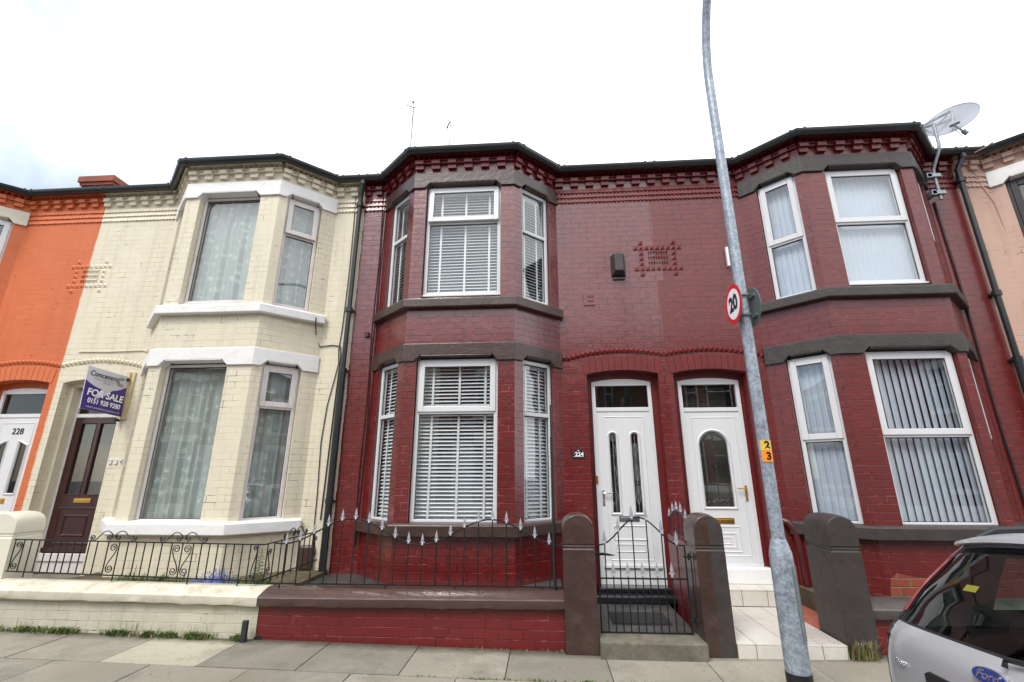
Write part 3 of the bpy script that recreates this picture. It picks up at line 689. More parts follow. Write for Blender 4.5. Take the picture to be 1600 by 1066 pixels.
mb.boxF(F, d0, d1, -.05, -.012, .46, 1.09); mb.boxF(F, d0, .875, -.05, -.012, 1.09, 2.10); mb.boxF(F, .965, 1.165, -.05, -.012, 1.09, 2.10); mb.boxF(F, 1.255, d1, -.05, -.012, 1.09, 2.10); mb.boxF(F, d0, d1, -.05, -.012, 2.10, 2.395)
for s0, s1, z0, z1 in gl:                                     # spandrels of the round heads, mouldings
    c = (s0+s1)/2; r = (s1-s0)/2
    for sg in (-1, 1):
        P = [F(c+sg*r, -.012, z1), F(c, -.012, z1)]+[F(c+sg*r*sin(t), -.012, z1-r+r*cos(t)) for t in [pi/2*k/6 for k in range(7)]]
        Q = [p+Vector((0, .03, 0)) for p in P]; mb.prism(P[:1]+P[1:], Q)
    arch_mould(mb, F, s0, s1, z0, z1, -.012, .035, .016)
mould(mb, F, .80, 1.35, .52, 2.33, -.012, .02, .006); mould(mb, F, .88, 1.26, .62, .72, -.012, .016, .008); mould(mb, F, .86, 1.28, .76, .94, -.012, .018, .01)
mb.boxF(F, d0, d1, -.02, .02, .445, .475)
dr = mb.build('door', 'upvc', H224)
mb = MB()
for s0, s1, z0, z1 in gl: mb.boxF(F, s0, s1, -.032, -.028, z0, z1)
mb.build('door_glass', 'glass', dr)
mb = MB()
for s0, s1, z0, z1 in gl:
    c = (s0+s1)/2; o = -.026
    mb.boxF(F, c-.003, c+.003, o, o+.003, z0, z1-.02)
    for zc in (1.28, 1.58, 1.88):
        P = [(c, zc+.1), (c+.03, zc), (c, zc-.1), (c-.03, zc), (c, zc+.1)]
        mb.tube([F(s, o+.003, z) for s, z in P], .0035, 5); mb.tube([F(s0, o+.003, zc), F(c-.03, o+.003, zc)], .003, 5); mb.tube([F(s1, o+.003, zc), F(c+.03, o+.003, zc)], .003, 5)
mb.build('leading', 'lead', dr)
mb = MB(); mb.boxF(F, d0, d1, -.36, -.35, .4, 2.4); mb.build('hall_backing', 'inside', dr)
handle(dr, F, .757, 1.30, -.012, 'chrome', 1); letterbox(dr, F, .94, 1.20, .985, 1.055, -.012, 'chrome')
mb = MB(); mb.boxF(F, a+.0, a+.028, .0, .012, 1.45, 1.55); mb.build('lock_plate', 'brass', fr)
mb = MB(); mb.boxF(F, a, b, -.05, -.006, .25, .445); mb.build('threshold_panel', 'upvc', H224, bevel=.004)
mb = MB()
for q in ((.60, .672), (1.478, 1.56)): mb.box(q[0], q[1], .165, .29, .1, 2.93)
mb.box(.672, 1.478, .165, .29, 2.80, 2.94); mb.build('inner_reveal', 'p_red', H224)
mb = MB(); mb.box(.56, 1.62, -.20, .30, .12, .20); mb.build('door_step', 'blackstep', H224, bevel=.015)
mb = MB(); mb.box(.62, 1.54, -.02, .30, .20, .25); mb.build('upper_step', 'blackstep', H224, bevel=.012)
# cables clipped down the wall left of the bay
mb = MB()
for k, x in enumerate((-2.475, -2.45, -2.425)):
    pts = [Vector((x+.008*sin(z*3+k*2)+(.0 if z > 3 else .01*k), -.012, z)) for z in [5.9-i*.2 for i in range(27)]]; mb.tube(pts, .006, 6)
mb.tube([(-2.53, -.03, 3.52), (-2.50, -.03, 3.5), (-2.455, -.014, 3.44)], .006, 6); mb.box(-2.575, -2.52, -.04, 0, 3.49, 3.56)
mb.build('cable', 'cable_red', H224, smooth=True)
mb = MB(); mb.box(-2.22, -2.17, -.10, -.02, .62, .76); mb.tube([(-2.2, -.06, .62), (-2.21, -.06, .5), (-2.12, -.07, .46), (-2.06, -.08, .52)], .012, 8); mb.build('outside_tap', 'p_red', H224, bevel=.004)
mb = MB(); mb.box(.60, .61, -.008, 0, 3.92, 4.08); mb.box(.66, .75, -.008, 0, 4.02, 4.06); mb.box(.66, .75, -.008, 0, 3.955, 3.985); mb.box(.61, .76, -.014, 0, 3.89, 3.915); mb.build('air_vent', 'p_red', H224, bevel=.003)
# ------------------------------------------------------------------ 222, right
H222, L2, F2, R2, P2 = house(222, X3, X4, 4.33, 'b_red2', 'p_red2', 's_grey', 'dark red brick house with charcoal stone bands and pale vertical blinds', (1.76, 2.72), (3.905, 4.895, 3.905, 4.955), (.235, .735, .10, .62))
bx = P2[1][0]
window(H222, F2, 3.912-bx, 4.888-bx, 3.905, 5.60, -.065, 4.79, 'top', cover='vclosed'); window(H222, F2, 3.912-bx, 4.948-bx, 1.0, 3.01, -.065, 2.0, 'top', cover='vert')
window(H222, L2, .24, .73, 3.83, 5.60, -.05, 4.65, 'top', cover='vclosed'); window(H222, L2, .24, .73, 1.0, 3.01, -.05, 1.97, 'top', cover='vclosed')
window(H222, R2, .105, .615, 3.86, 5.60, -.05, 4.65, 'top', cover='vclosed'); window(H222, R2, .105, .615, 1.0, 3.01, -.05, 1.97, 'top', cover='vclosed')
stud_arch(H222, 1.66, 3.0, 2.24, 'p_red2'); door_arch(H222, 1.76, 2.72, 'p_red2'); ornament(H222, 1, 1.66, 'p_red2')
a, b = 1.845, 2.665; F = FYP(y)
fr = door_frame(H222, a, b, .47, 2.80, .04, y, tr=2.405)
mb = MB(); mb.boxF(F, a+Wd, b-Wd, -.03, -.026, 2.435, 2.76); mb.build('fanlight_pane', 'glass', fr)
mb = MB(); mb.boxF(F, a+Wd, b-Wd, -.40, -.39, 2.43, 2.77); mb.build('fanlight_backing', 'inside', fr)
d0, d1 = a+Wd, b-Wd; s0, s1, z0, z1 = 2.055, 2.415, 1.165, 2.115
mb = MB(); mb.boxF(F, d0, d1, -.05, -.012, .49, z0); mb.boxF(F, d0, s0, -.05, -.012, z0, z1); mb.boxF(F, s1, d1, -.05, -.012, z0, z1); mb.boxF(F, d0, d1, -.05, -.012, z1, 2.375)
c = (s0+s1)/2; r = (s1-s0)/2
for sg in (-1, 1):
    arc = [(c+sg*r*sin(t), z1-r+r*cos(t)) for t in [pi/2*k/10 for k in range(11)]]
    for k in range(10):
        P = [(arc[k][0], arc[k][1]), (arc[k+1][0], arc[k+1][1]), (arc[k+1][0], z1), (arc[k][0], z1)]
        mb.prism([F(q, -.012, w) for q, w in P], [F(q, -.05, w) for q, w in P])
arch_mould(mb, F, s0, s1, z0, z1, -.012, .035, .018); mould(mb, F, 1.97, 2.55, .58, 2.31, -.012, .02, .006); mould(mb, F, 2.04, 2.44, .63, .94, -.012, .018, .01); mould(mb, F, 2.10, 2.38, .68, .86, -.012, .018, .01); mould(mb, F, 2.16, 2.32, .72, .81, -.012, .014, .008)
mb.boxF(F, d0, d1, -.02, .02, .47, .50)
dr = mb.build('door', 'upvc', H222)
mb = MB(); mb.prism(arch_outline(F, s0, s1, z0, z1, -.028), arch_outline(F, s0, s1, z0, z1, -.032)); mb.build('door_glass', 'glass', dr)
mb = MB(); o = -.024; q = arch_outline(F, s0+.035, s1-.035, z0, z1-.035, o); mb.tube(q[1:]+q[:1], .004, 5); mb.tube([F(c, o, z0), F(c, o, z1-.03)], .003, 5)
mb.tube([F(c+.035*sin(t), o, 1.66+.05*cos(t)*(1 if cos(t) > 0 else .7)) for t in [2*pi*k/14 for k in range(15)]], .005, 5)
for sg in (-1, 1): mb.tube([F(c+sg*(.02+.14*t), o, z0+.03+.04*abs(sin(t*6.5))) for t in [k/14 for k in range(15)]], .006, 5)
mb.tube([F(s0, o, z0+.10), F(s1, o, z0+.10)], .003, 5)
mb.build('leading', 'iron', dr)
mb = MB(); mb.boxF(F, d0, d1, -.5, -.49, .4, 2.4); mb.build('hall_backing', 'inside', dr)
handle(dr, F, 2.572, 1.36, -.012, 'brass', -1); letterbox(dr, F, 2.14, 2.38, .965, 1.035, -.012, 'brass')
mb = MB()
for q in ((1.76, 1.849), (2.661, 2.72)): mb.box(q[0], q[1], .165, .29, .1, 2.93)
mb.box(1.849, 2.661, .165, .29, 2.80, 2.94); mb.build('inner_reveal', 'p_red2', H222)
mb = MB(); mb.box(1.80, 2.72, .02, .30, .30, .47); mb.build('threshold_block', 'white', H222, bevel=.008)
mb = MB(); pts = [(2.90, -.02, 1.02), (2.94, -.06, 1.0), (3.0, -.07, .9), (3.03, -.07, .6), (3.04, -.07, .12)]; mb.tube(pts, .04, 12); mb.build('waste_pipe', 'pipe_red', H222, smooth=True)
# exposed brick at the foot of the bay
mb = MB(); Pf = [(.005, .30), (.98, .30), (.9, .40), (.72, .45), (.5, .47), (.37, .505), (.25, .52), (.12, .55), (.04, .49)]
mb.poly([F2(s, .004, z) for s, z in Pf], [(s, z) for s, z in Pf]); mb.build('exposed_brick', 'b_raw', H222, fixn=False)
mb = MB(); mb.tube([(5.72+.01*sin(z*2), -.015, z) for z in [5.35-i*.25 for i in range(20)]], .013, 6); mb.build('cable', 'cable', H222, smooth=True)
# ------------------------------------------------------------------ 226, cream
H226, L6, F6, R6, P6 = house(226, X1, X2, -4.565, 'b_cream', 'p_cream', 's_white', 'cream painted brick house with white stone bands and lace curtains', (-7.12, -6.13), (-5.075, -4.13, -5.12, -4.19), (.19, .71, .12, .62))
bx = P6[1][0]
window(H226, F6, -5.07-bx, -4.135-bx, 3.90, 5.60, -.09, None, None, 'upvc_old', cover='net', fw_=.04); window(H226, F6, -5.115-bx, -4.195-bx, 1.0, 3.01, -.09, None, None, 'upvc_old', cover='net', fw_=.04)
window(H226, R6, .125, .615, 3.86, 5.60, -.06, 5.0, 'top', 'upvc_old', cover='net', open_gap=.04); window(H226, R6, .125, .615, 1.0, 3.01, -.06, 2.44, 'top', 'upvc_old', cover='net')
window(H226, L6, .195, .705, 3.86, 5.60, -.06, 5.0, 'top', 'upvc_old', cover='net'); window(H226, L6, .195, .705, 1.0, 3.01, -.06, 2.44, 'top', 'upvc_old', cover='net')
stud_arch(H226, X1, -5.88, -6.62, 'p_cream'); ornament(H226, 1, X1, 'p_cream')
# stepped inner reveal
mb = MB()
for s0, s1 in ((-7.12, -7.055), (-6.195, -6.13)): mb.box(s0, s1, .12, .30, .1, 2.90)
mb.box(-7.055, -6.195, .12, .30, 2.84, 2.93); mb.build('inner_reveal', 'p_cream', H226, bevel=.004)
y6 = .22; F = FYP(y6); a, b = -7.055, -6.195
fr = door_frame(H226, a, b, .28, 2.80, .03, y6, 'upvc_old', 2.42, .05)
mb = MB(); mb.boxF(F, a+Wd, b-Wd, -.03, -.026, 2.45, 2.76); mb.build('fanlight_pane', 'glass_dark', fr)
mb = MB(); mb.boxF(F, a+Wd, b-Wd, -.06, -.055, 2.44, 2.77); mb.build('fanlight_backing', 'inside', fr)
d0, d1 = a+Wd, b-Wd; z0, z1 = 1.30, 2.30; g0, g1, g2, g3 = d0+.115, -6.665, -6.585, d1-.115
mb = MB(); mb.boxF(F, d0, d1, -.05, -.01, .545, z0); mb.boxF(F, d0, d1, -.05, -.01, z1, 2.395)
for s0, s1 in ((d0, g0), (g1, g2), (g3, d1)): mb.boxF(F, s0, s1, -.05, -.01, z0, z1)
mould(mb, F, g0-.02, g3+.02, .64, 1.13, -.01, .03, .012); mould(mb, F, g0+.08, g3-.08, .74, 1.03, -.01, .035, .014); mb.boxF(F, d0, d1, -.02, .02, .545, .60)
mould(mb, F, g0-.015, g1+.015, z0-.015, z1+.015, -.01, .015, .008); mould(mb, F, g2-.015, g3+.015, z0-.015, z1+.015, -.01, .015, .008)
dr = mb.build('door', 'wood_door', H226)
mb = MB(); mb.boxF(F, g0, g1, -.032, -.028, z0, z1); mb.boxF(F, g2, g3, -.032, -.028, z0, z1); mb.build('door_glass', 'glass', dr)
mb = MB(); mb.boxF(F, d0, d1, -.26, -.25, .5, 2.4); mb.build('hall_backing', 'inside', dr)
letterbox(dr, F, -6.72, -6.46, 1.19, 1.25, -.01, 'brass')
mb = MB(); mb.boxF(F, a, b, -.05, .01, .28, .43); mb.boxF(F, a, b, -.05, .03, .43, .53); mb.build('threshold_panel', 'upvc_old', H226, bevel=.006)
mb = MB(); mb.box(-7.16, -6.1, -.25, .3, .1, .27); mb.build('door_step', 'stone_step', H226, bevel=.01)
for ch, x in (('2', -6.07), ('2', -5.99), ('6', -5.90)):
    text(ch, .085, 's_white', H226, (x, -.010, 1.75), (1, 0, 0), (0, 0, 1), 'house_numeral', .01, bold=.004)
def downpipe(T, x, y=-.07, mat='black', zj=2.95):
    mb = MB(); mb.tube([(x+.05, -.15, 6.06), (x+.05, -.15, 5.98), (x, y, 5.83), (x, y, 5.7)], .036, 12); mb.tube([(x, y, 5.85), (x, y, zj)], .034, 12); mb.tube([(x, y, zj+.02), (x, y, .15)], .047, 12)
    for z in (5.62, 3.86, zj, 1.2): mb.tube([(x, y, z), (x, y, z+.07)], .052, 12); mb.box(x-.06, x+.06, y, 0, z+.02, z+.045)
    mb.tube([(x+.05, -.15, 6.03), (x+.05, -.15, 5.97)], .045, 12)
    return mb.build('downpipe', mat, T, smooth=True)
downpipe(H226, -2.83)
mb = MB()
mb.tube([(-2.93+.012*sin(z*1.7), -.012, z) for z in [5.9-i*.25 for i in range(10)]]+[(-2.95, -.012, 3.3), (-2.93, -.012, 3.1), (-3.03, -.012, 2.5), (-3.06, -.012, 2.0), (-3.03, -.012, 1.3), (-3.02, -.012, .6)], .006, 6)
mb.tube([(-3.27, -.16, 3.76), (-3.27, -.15, 3.66), (-3.30, -.03, 3.5), (-3.24, -.014, 3.36), (-3.05, -.012, 3.38), (-2.93, -.012, 3.36), (-2.91, -.012, 3.22), (-2.93, -.012, 2.2), (-2.95, -.012, 1.0)], .008, 6)
mb.build('cable', 'cable', H226, smooth=True)
mb = MB(); mb.tube([(-5.9, -.012, 3.34), (-5.98, -.012, 3.36), (-6.5, -.012, 3.35), (-7.0, -.012, 3.36)], .008, 6); mb.tube([(-5.9, -.012, 3.34), (-5.86, -.012, 3.42), (-5.72, -.012, 3.95)], .008, 6); mb.build('painted_cable', 'p_cream', H226, smooth=True)
# ------------------------------------------------------------------ 228, orange, at the left edge
H228, L8, F8, R8, P8 = house(228, X0, X1, -9.88, 'b_orange', 'p_orange', 's_cream', 'bright orange painted brick house at the left edge', (-8.31, -7.34), (-10.42, -9.38, -10.42, -9.36), (.155, .69, .145, .68))
bx = P8[1][0]
for F, a, b in ((F8, -10.41-bx, -9.39-bx), (L8, .16, .685), (R8, .15, .675)):
    for z0, z1, tz in ((3.89, 5.60, 4.86), (1.0, 3.01, 2.2)): window(H228, F, a, b, z0, z1, -.055, tz, 'top', cover='none')
stud_arch(H228, -8.55, X1, -7.82, 'p_orange'); ornament(H228, -1, X1, 'p_orange'); door_arch(H228, -8.31, -7.34, 'p_orange')
F = FYP(.14); a, b = -8.235, -7.42
fr = door_frame(H228, a, b, .28, 2.80, .04, .14)
mb = MB(); mb.boxF(F, a+Wd, b-Wd, -.03, -.026, 2.45, 2.76); mb.build('fanlight_pane', 'glass_dark', fr)
mb = MB(); mb.boxF(F, a+Wd, b-Wd, -.06, -.055, 2.44, 2.77); mb.build('fanlight_backing', 'inside', fr)
mb = MB()
for q in ((-8.31, -8.231), (-7.424, -7.34)): mb.box(q[0], q[1], .165, .29, .1, 2.93)
mb.box(-8.231, -7.424, .165, .29, 2.80, 2.94); mb.build('inner_reveal', 'p_orange', H228)
d0, d1 = a+Wd, b-Wd
gl = ((-8.05, -7.93), (-7.72, -7.60)); z0, z1 = 1.32, 1.98
mb = MB(); mb.boxF(F, d0, d1, -.05, -.012, .46, z0); mb.boxF(F, d0, d1, -.05, -.012, z1+.06, 2.395)
for s0, s1 in ((d0, gl[0][0]), (gl[0][1], gl[1][0]), (gl[1][1], d1)): mb.boxF(F, s0, s1, -.05, -.012, z0, z1+.06)
for (s0, s1), sl in zip(gl, (1, -1)):
    za, zb = (z1, z1+.06) if sl > 0 else (z1+.06, z1); P = [(s0, za), (s1, zb), (s1, z1+.06), (s0, z1+.06)]
    mb.prism([F(s, -.012, z) for s, z in P], [F(s, -.05, z) for s, z in P])
    w = .03; Q = [(s0, z0), (s1, z0), (s1, zb), (s0, za)]; R_ = [(s0-w, z0-w), (s1+w, z0-w), (s1+w, zb+w), (s0-w, za+w)]; S_ = [((p[0]+q[0])/2, (p[1]+q[1])/2) for p, q in zip(Q, R_)]
    ring(mb, [F(s, -.012, z) for s, z in R_], [F(s, .003, z) for s, z in S_]); ring(mb, [F(s, .003, z) for s, z in S_], [F(s, -.012, z) for s, z in Q])
mould(mb, F, d0+.08, d1-.08, .52, 2.32, -.012, .02, .006)
dr = mb.build('door', 'upvc', H228)
mb = MB()
for s0, s1 in gl: mb.boxF(F, s0, s1, -.032, -.028, z0, z1+.05)
mb.build('door_glass', 'glass_dark', dr)
mb = MB(); mb.boxF(F, d0, d1, -.3, -.29, .5, 2.4); mb.build('hall_backing', 'inside', dr)
letterbox(dr, F, -7.96, -7.70, 1.18, 1.25, -.012, 'brass')
text('228', .125, 'ink', dr, (-7.80, .148, 2.19), (1, 0, 0), (0, 0, 1), 'house_number', .003)
mb = MB(); mb.boxF(F, a, b, -.05, -.002, .28, .455); mb.build('threshold_panel', 'upvc', H228, bevel=.004)
# ------------------------------------------------------------------ 220, pink, at the right edge
H220, L0, F0, R0, P0 = house(220, X4, X5, 7.86, 'b_pink', 'p_pink', 's_white', 'pale pink painted brick house at the right edge', (8.55, 9.5), (7.3, 8.42, 7.3, 8.42), (.155, .69, .145, .68))
bx = P0[1][0]
for F, a, b in ((F0, 7.31-bx, 8.41-bx), (L0, .16, .685), (R0, .15, .675)):
    for z0, z1, tz in ((3.89, 5.60, 4.9), (1.0, 3.01, 2.2)): window(H220, F, a, b, z0, z1, -.07, tz, 'top', mat='dark_frame', cover='none', fw_=.06)
mb = MB(); mb.boxF(FYP(.14), 8.56, 9.49, -.05, 0, .3, 2.93); mb.build('door', 'wood_door', H220)
downpipe(H222, 6.10, -.075)
mb = MB(); mb.tube([(6.36, -.012, 5.9), (6.42, -.012, 5.6), (6.52, -.012, 5.3), (6.56, -.012, 4.6), (6.6, -.012, 3.2), (6.62, -.012, 1.0)], .006, 6); mb.tube([(6.28, -.2, 6.02), (6.45, -.22, 6.1), (6.6, -.28, 6.2)], .006, 6); mb.build('cable', 'p_pink', H220, smooth=True)
def paint_edge(T, x, mat, w, seed, side=1, bump_=None):
    """ragged brushed edge where one house's paint runs over its neighbour's bricks"""
    rnd = random.Random(seed); mb = MB(); v = w*.5
    for i in range(65):
        z = .1+i*.083; v = min(max(v+rnd.uniform(-w, w)*.5, .002), w); k = v
        if bump_ and bump_[0] < z < bump_[1]: k = bump_[2]+rnd.uniform(-.01, .01)
        a, b = (x-.004, x+k) if side > 0 else (x-k, x+.004)
        mb.poly([(a, -.0025, z), (b, -.0025, z), (b+side*rnd.uniform(-.003, .003), -.0025, z+.083), (a, -.0025, z+.083)], [(a, z), (b, z), (b, z+.083), (a, z+.083)])
    return mb.build('paint_edge', mat, T, fixn=False)
paint_edge(H224, X3, 'b_red', .03, 3, 1, (4.2, 4.5, .10)); paint_edge(H226, X2, 'b_cream', .01, 5); paint_edge(H226, X1, 'b_cream', .012, 8, -1)
# chimneys (shared stacks on the party walls)
def chimney(T, x0, x1, y0, y1, zt, pots=3):
    mb = MB()
    def bb(x0, x1, y0, y1, z0, z1):
        for (pa, pb) in (((x0, y0), (x1, y0)), ((x1, y0), (x1, y1)), ((x1, y1), (x0, y1)), ((x0, y1), (x0, y0))):
            L = sqrt((pa[0]-pb[0])**2+(pa[1]-pb[1])**2); mb.poly([(*pa, z0), (*pb, z0), (*pb, z1), (*pa, z1)], [(0, z0), (L, z0), (L, z1), (0, z1)])
        for z in (z0, z1): mb.poly([(x0, y0, z), (x1, y0, z), (x1, y1, z), (x0, y1, z)], [(0, 0), (x1-x0, 0), (x1-x0, y1-y0), (0, y1-y0)])
    bb(x0, x1, y0, y1, 7.0, zt-.25); bb(x0-.04, x1+.04, y0-.04, y1+.04, zt-.249, zt-.166); bb(x0-.08, x1+.08, y0-.08, y1+.08, zt-.165, zt)
    ch = mb.build('chimney', 'b_raw', T, fixn=False)
    for k in range(pots):
        p = MB(); x = x0+(x1-x0)*(k+.5)/3; p.tube([(x, (y0+y1)/2, zt), (x, (y0+y1)/2, zt+.28)], [.11, .09], 12); p.build('chimney_pot', 'redpave', ch, smooth=True)
    return ch
chimney(H228, -12.06, -11.22, 3.45, 4.3, 9.15, 0); chimney(H226, -3.3, -2.2, 3.6, 4.4, 8.95, 0); chimney(H222, 5.5, 6.7, 3.9, 4.6, 8.6, 3)
# ------------------------------------------------------------------ garden ground, paths
mb = MB(); mb.box(-5.60, X2, -1.16, -.0, 0, .40); tag(mb.build('garden_bed', 'soil'), kind='structure')
mb = MB(); mb.box(X2+.002, .16, -1.16, -.0, 0, .36); tag(mb.build('garden_paving', 'concrete_dark'), kind='structure')
mb = MB(); mb.box(2.95, 8, -1.16, 0, 0, .30); tag(mb.build('garden_soil', 'soil'), kind='structure')
mb = MB(); mb.box(2.606, 3.4, -1.19, -.0, 0, .108); tag(mb.build('red_paving', 'redpave'), kind='structure')
mb = MB(); mb.box(-7.2, -5.62, -1.14, 0, 0, .16); tag(mb.build('cream_path', 'stone_step'), kind='structure')
mb = MB(); mb.box(-9.2, -7.22, -1.14, 0, 0, .16); tag(mb.build('left_path', 'stone_step'), kind='structure')
mb = MB(); mb.box(.48, 1.40, -1.40, -.2, 0, .118); tag(mb.build('dark_path', 'concrete_dark'), kind='structure')
mb = MB(); mb.box(.462, 1.395, -1.545, -1.25, -.02, .135); t = mb.build('gate_step', 'stone_step', bevel=.012); tag(t, 'mossy stone step under the black gate', 'step')
mb = MB(); 
for k in range(24): mb.box(.66, 1.23, -.95+k*.0165, -.94+k*.0165, .124, .131)
mb.box(.65, 1.24, -.96, -.55, .119, .126); tag(mb.build('door_mat', 'mat'), 'dark ribbed rubber mat on the path behind the gate', 'door mat')
# tiled path of the right-hand house: tiles in one object, two levels
root = thing('tiled_path', (2.13, -1.47, 0), 'white tiled path with a tiled step leading to the right-hand white door', 'path')
mb = MB(); mb.box(1.664, 2.604, -1.465, -.245, 0, .118); mb.box(1.664, 2.72, -.245, .05, 0, .292); mb.build('path_bed', 'grout', root)
mb = MB(); tw = .307; g_ = .003; xs = [1.664, 1.826, 2.112, 2.39, 2.604]
ys = [-1.473, -1.31, -.98, -.60, -.256]
for i in range(len(xs)-1):
    a, b = xs[i]+g_, xs[i+1]-g_
    for j in range(len(ys)-1): mb.box(a, b, ys[j]+g_, ys[j+1]-g_, .112, .126+random.uniform(-.001, .001))
    mb.box(a, b, -1.473, -1.466, .004, .110)
xs = [1.664, 1.93, 2.21, 2.49, 2.72]
for i in range(len(xs)-1):
    a, b = xs[i]+g_, xs[i+1]-g_; mb.box(a, b, -.254, -.02+.05, .286, .30); mb.box(a, b, -.254, -.247, .13, .283)
mb.build('tiles', 'tile', root, bevel=.0015, seg=1)
# ------------------------------------------------------------------ boundary walls
def low_wall(x0, x1, label, bm_, capm, z0, z1, back=-1.15, cl='boundary wall', zb=0, base0=-.02):
    """brick wall with a sloping stone coping; z = coping front top at both ends"""
    R_ = thing('garden_wall', ((x0+x1)/2, -1.26, 0), label, 'wall', 'low garden walls')
    mb = MB(); n = 10; rnd = random.Random(int(abs(x0)*100))
    F = facet((x0, -1.37), (x1, -1.37)); G = facet((x1, back+.02), (x0, back+.02)); L = x1-x0
    def q(FF, a, b, za, zb_): mb.poly([FF(a, 0, base0), FF(b, 0, base0), FF(b, 0, zb_), FF(a, 0, za)], [(x0+a, base0), (x0+b, base0), (x0+b, zb_), (x0+a, za)])
    q(F, 0, L, z0-.075, z1-.075); q(G, 0, L, z1-.05, z0-.05)
    for x, z in ((x0, z0-.06), (x1, z1-.06)): mb.poly([(x, -1.37, base0), (x, back+.02, base0), (x, back+.02, z), (x, -1.37, z)], [(0, 0), (.2, 0), (.2, .4), (0, .4)])
    mb.build('brickwork', bm_, R_, fixn=False)
    mb = MB(); rows = []; m = 44
    for i in range(m+1):
        t = i/m; x = x0+L*t; z = z0+(z1-z0)*t; j = lambda a=.004: rnd.uniform(-a, a)
        fy = -1.425+j(.003)
        rows.append([Vector((x, -1.33, z-.088)), Vector((x, fy+.006, z-.086+j(.006))), Vector((x, fy, z-.075+j(.002))), Vector((x, fy, z-.012)), Vector((x, fy+.012, z+j(.002))), Vector((x, -1.27, z+.045+j(.002))), Vector((x, -1.20, z+.052)), Vector((x, back-.0, z+.045)), Vector((x, back, z-.05))])
    mb.grid(rows); mb.mesh(rows[0], [tuple(range(9))]); mb.mesh(rows[-1], [tuple(range(9))]); mb.build('coping', capm, R_, smooth=True)
    return R_
low_wall(-7.6, -2.835, 'low cream painted wall with a stained sloping coping', 'b_gardencream', 'cap_cream', .472, .425)
low_wall(-2.825, .158, 'low dark red painted wall with a glossy brown coping', 'b_gardenred', 'cap_brown', .418, .437)
low_wall(2.885, 8.2, 'low dark red wall with a grey coping behind the silver car', 'b_gardenred', 'cap_grey', .405, .405, base0=0)
tag(bpy.data.objects['garden_wall'], 'low cream painted wall with a stained sloping coping and weeds at its foot')
# left end of the cream wall: the double pier
def pier(x0, x1, zb, zt, label, mats, y0=-1.45, y1=-1.10, lean=0, groove=.90, arches=1, split=None, bottom=-.02):
    R_ = thing('gate_pier', ((x0+x1)/2, (y0+y1)/2, 0), label, 'gate pier', 'stone gate piers')
    nx, ny = 22*arches, 12; W_ = (x1-x0)/arches
    def shp(x, y, z):  # lean as a shift with height
        return Vector((x+lean*(z-zb), y, z))
    def top(x, y):
        u = ((x-x0) % W_)/W_ if x < x1-1e-6 else 1.; r = .50
        fx = sqrt(max(0, 1-(2*u-1)**2)); v = (y-y0)/(y1-y0); fy = sqrt(max(0, 1-((2*v-1)*.85)**2))
        h = .13
        return zt-h*(1-min(fx*1.0, 1))-.03*(1-fy)
    mb = MB()
    rnd = random.Random(int(x0*77)); rows = []
    # heightfield roof
    for j in range(ny+1):
        y = y0+(y1-y0)*j/ny; rows.append([shp(x0+(x1-x0)*i/nx, y, top(x0+(x1-x0)*i/nx, y)) for i in range(nx+1)])
    mi = 0
    def addg(rows_, flip=False):
        for j in range(len(rows_)-1):
            for i in range(len(rows_[0])-1):
                A = [rows_[j][i], rows_[j][i+1], rows_[j+1][i+1], rows_[j+1][i]]; cx = sum(p.x-lean*(p.z-zb) for p in A)/4
                mb.poly(A, m=(1 if split and cx > split else 0))
    addg(rows)
    gl_ = groove
    def side(pts_top, nrm):
        # vertical skin from the roof edge down with a horizontal groove
        zs = [gl_+.022, gl_+.016, gl_, gl_-.016, gl_-.022, bottom+.25, bottom]; of = [0, -.012, -.004, -.012, 0, .001, .004]
        rr = [pts_top]
        for z, o in zip(zs, of):
            rr.append([Vector((p.x-lean*(p.z-zb)+lean*(z-zb)+nrm[0]*o, p.y+nrm[1]*o, z)) for p in pts_top])
        addg(rr)
    side(rows[0], (0, -1)); side(rows[-1], (0, 1)); side([r[0] for r in rows], (-1, 0)); side([r[-1] for r in rows], (1, 0))
    o = mb.build('pier', mats, R_, bevel=.006, merge=True, smooth=True)
    return R_
pier(.155, .457, 0, 1.20, 'dark brown stone pier with a rounded top, left of the gate', ['s_brown', 's_brown'])
pier(1.398, 1.664, 0, 1.20, 'stone pier painted half brown and half charcoal, between the gate and the tiled path', ['s_brown', 's_grey'], split=1.53)
pier(2.615, 2.882, 0, 1.20, 'worn charcoal stone pier beside the tiled path', ['s_grey', 's_grey'], y1=-1.03)
pier(-6.52, -5.80, .4, 1.175, 'wide cream stone pier with two rounded tops standing behind the coping at the left edge', ['s_cream', 's_cream'], y0=-1.24, y1=-.92, arches=2, split=None, groove=.93, bottom=.3)
# divider with short spear fence between the two paths
root = thing('dividing_wall', (1.6, -.6, 0), 'red painted dividing wall topped with short silver spears, behind the gate', 'wall')
mb = MB(); F = facet((1.56, -1.1), (1.56, 0)); P = [(1.52, -1.09), (1.52, -.01)]
for x, s in ((1.50, -1), (1.62, 1)): mb.poly([(x, -1.1, 0), (x, -.0, 0), (x, -.0, .86), (x, -1.1, .86)], [(0, 0), (1.1, 0), (1.1, .86), (0, .86)])
mb.poly([(1.50, -1.1, .86), (1.62, -1.1, .86), (1.62, 0, .86), (1.50, 0, .86)], [(0, 0), (.12, 0), (.12, 1.1), (0, 1.1)]); mb.poly([(1.50, -1.1, 0), (1.62, -1.1, 0), (1.62, -1.1, .86), (1.50, -1.1, .86)], [(0, 0), (.12, 0), (.12, .86), (0, .86)])
mb.build('brickwork', 'b_gardenred', root, fixn=False)
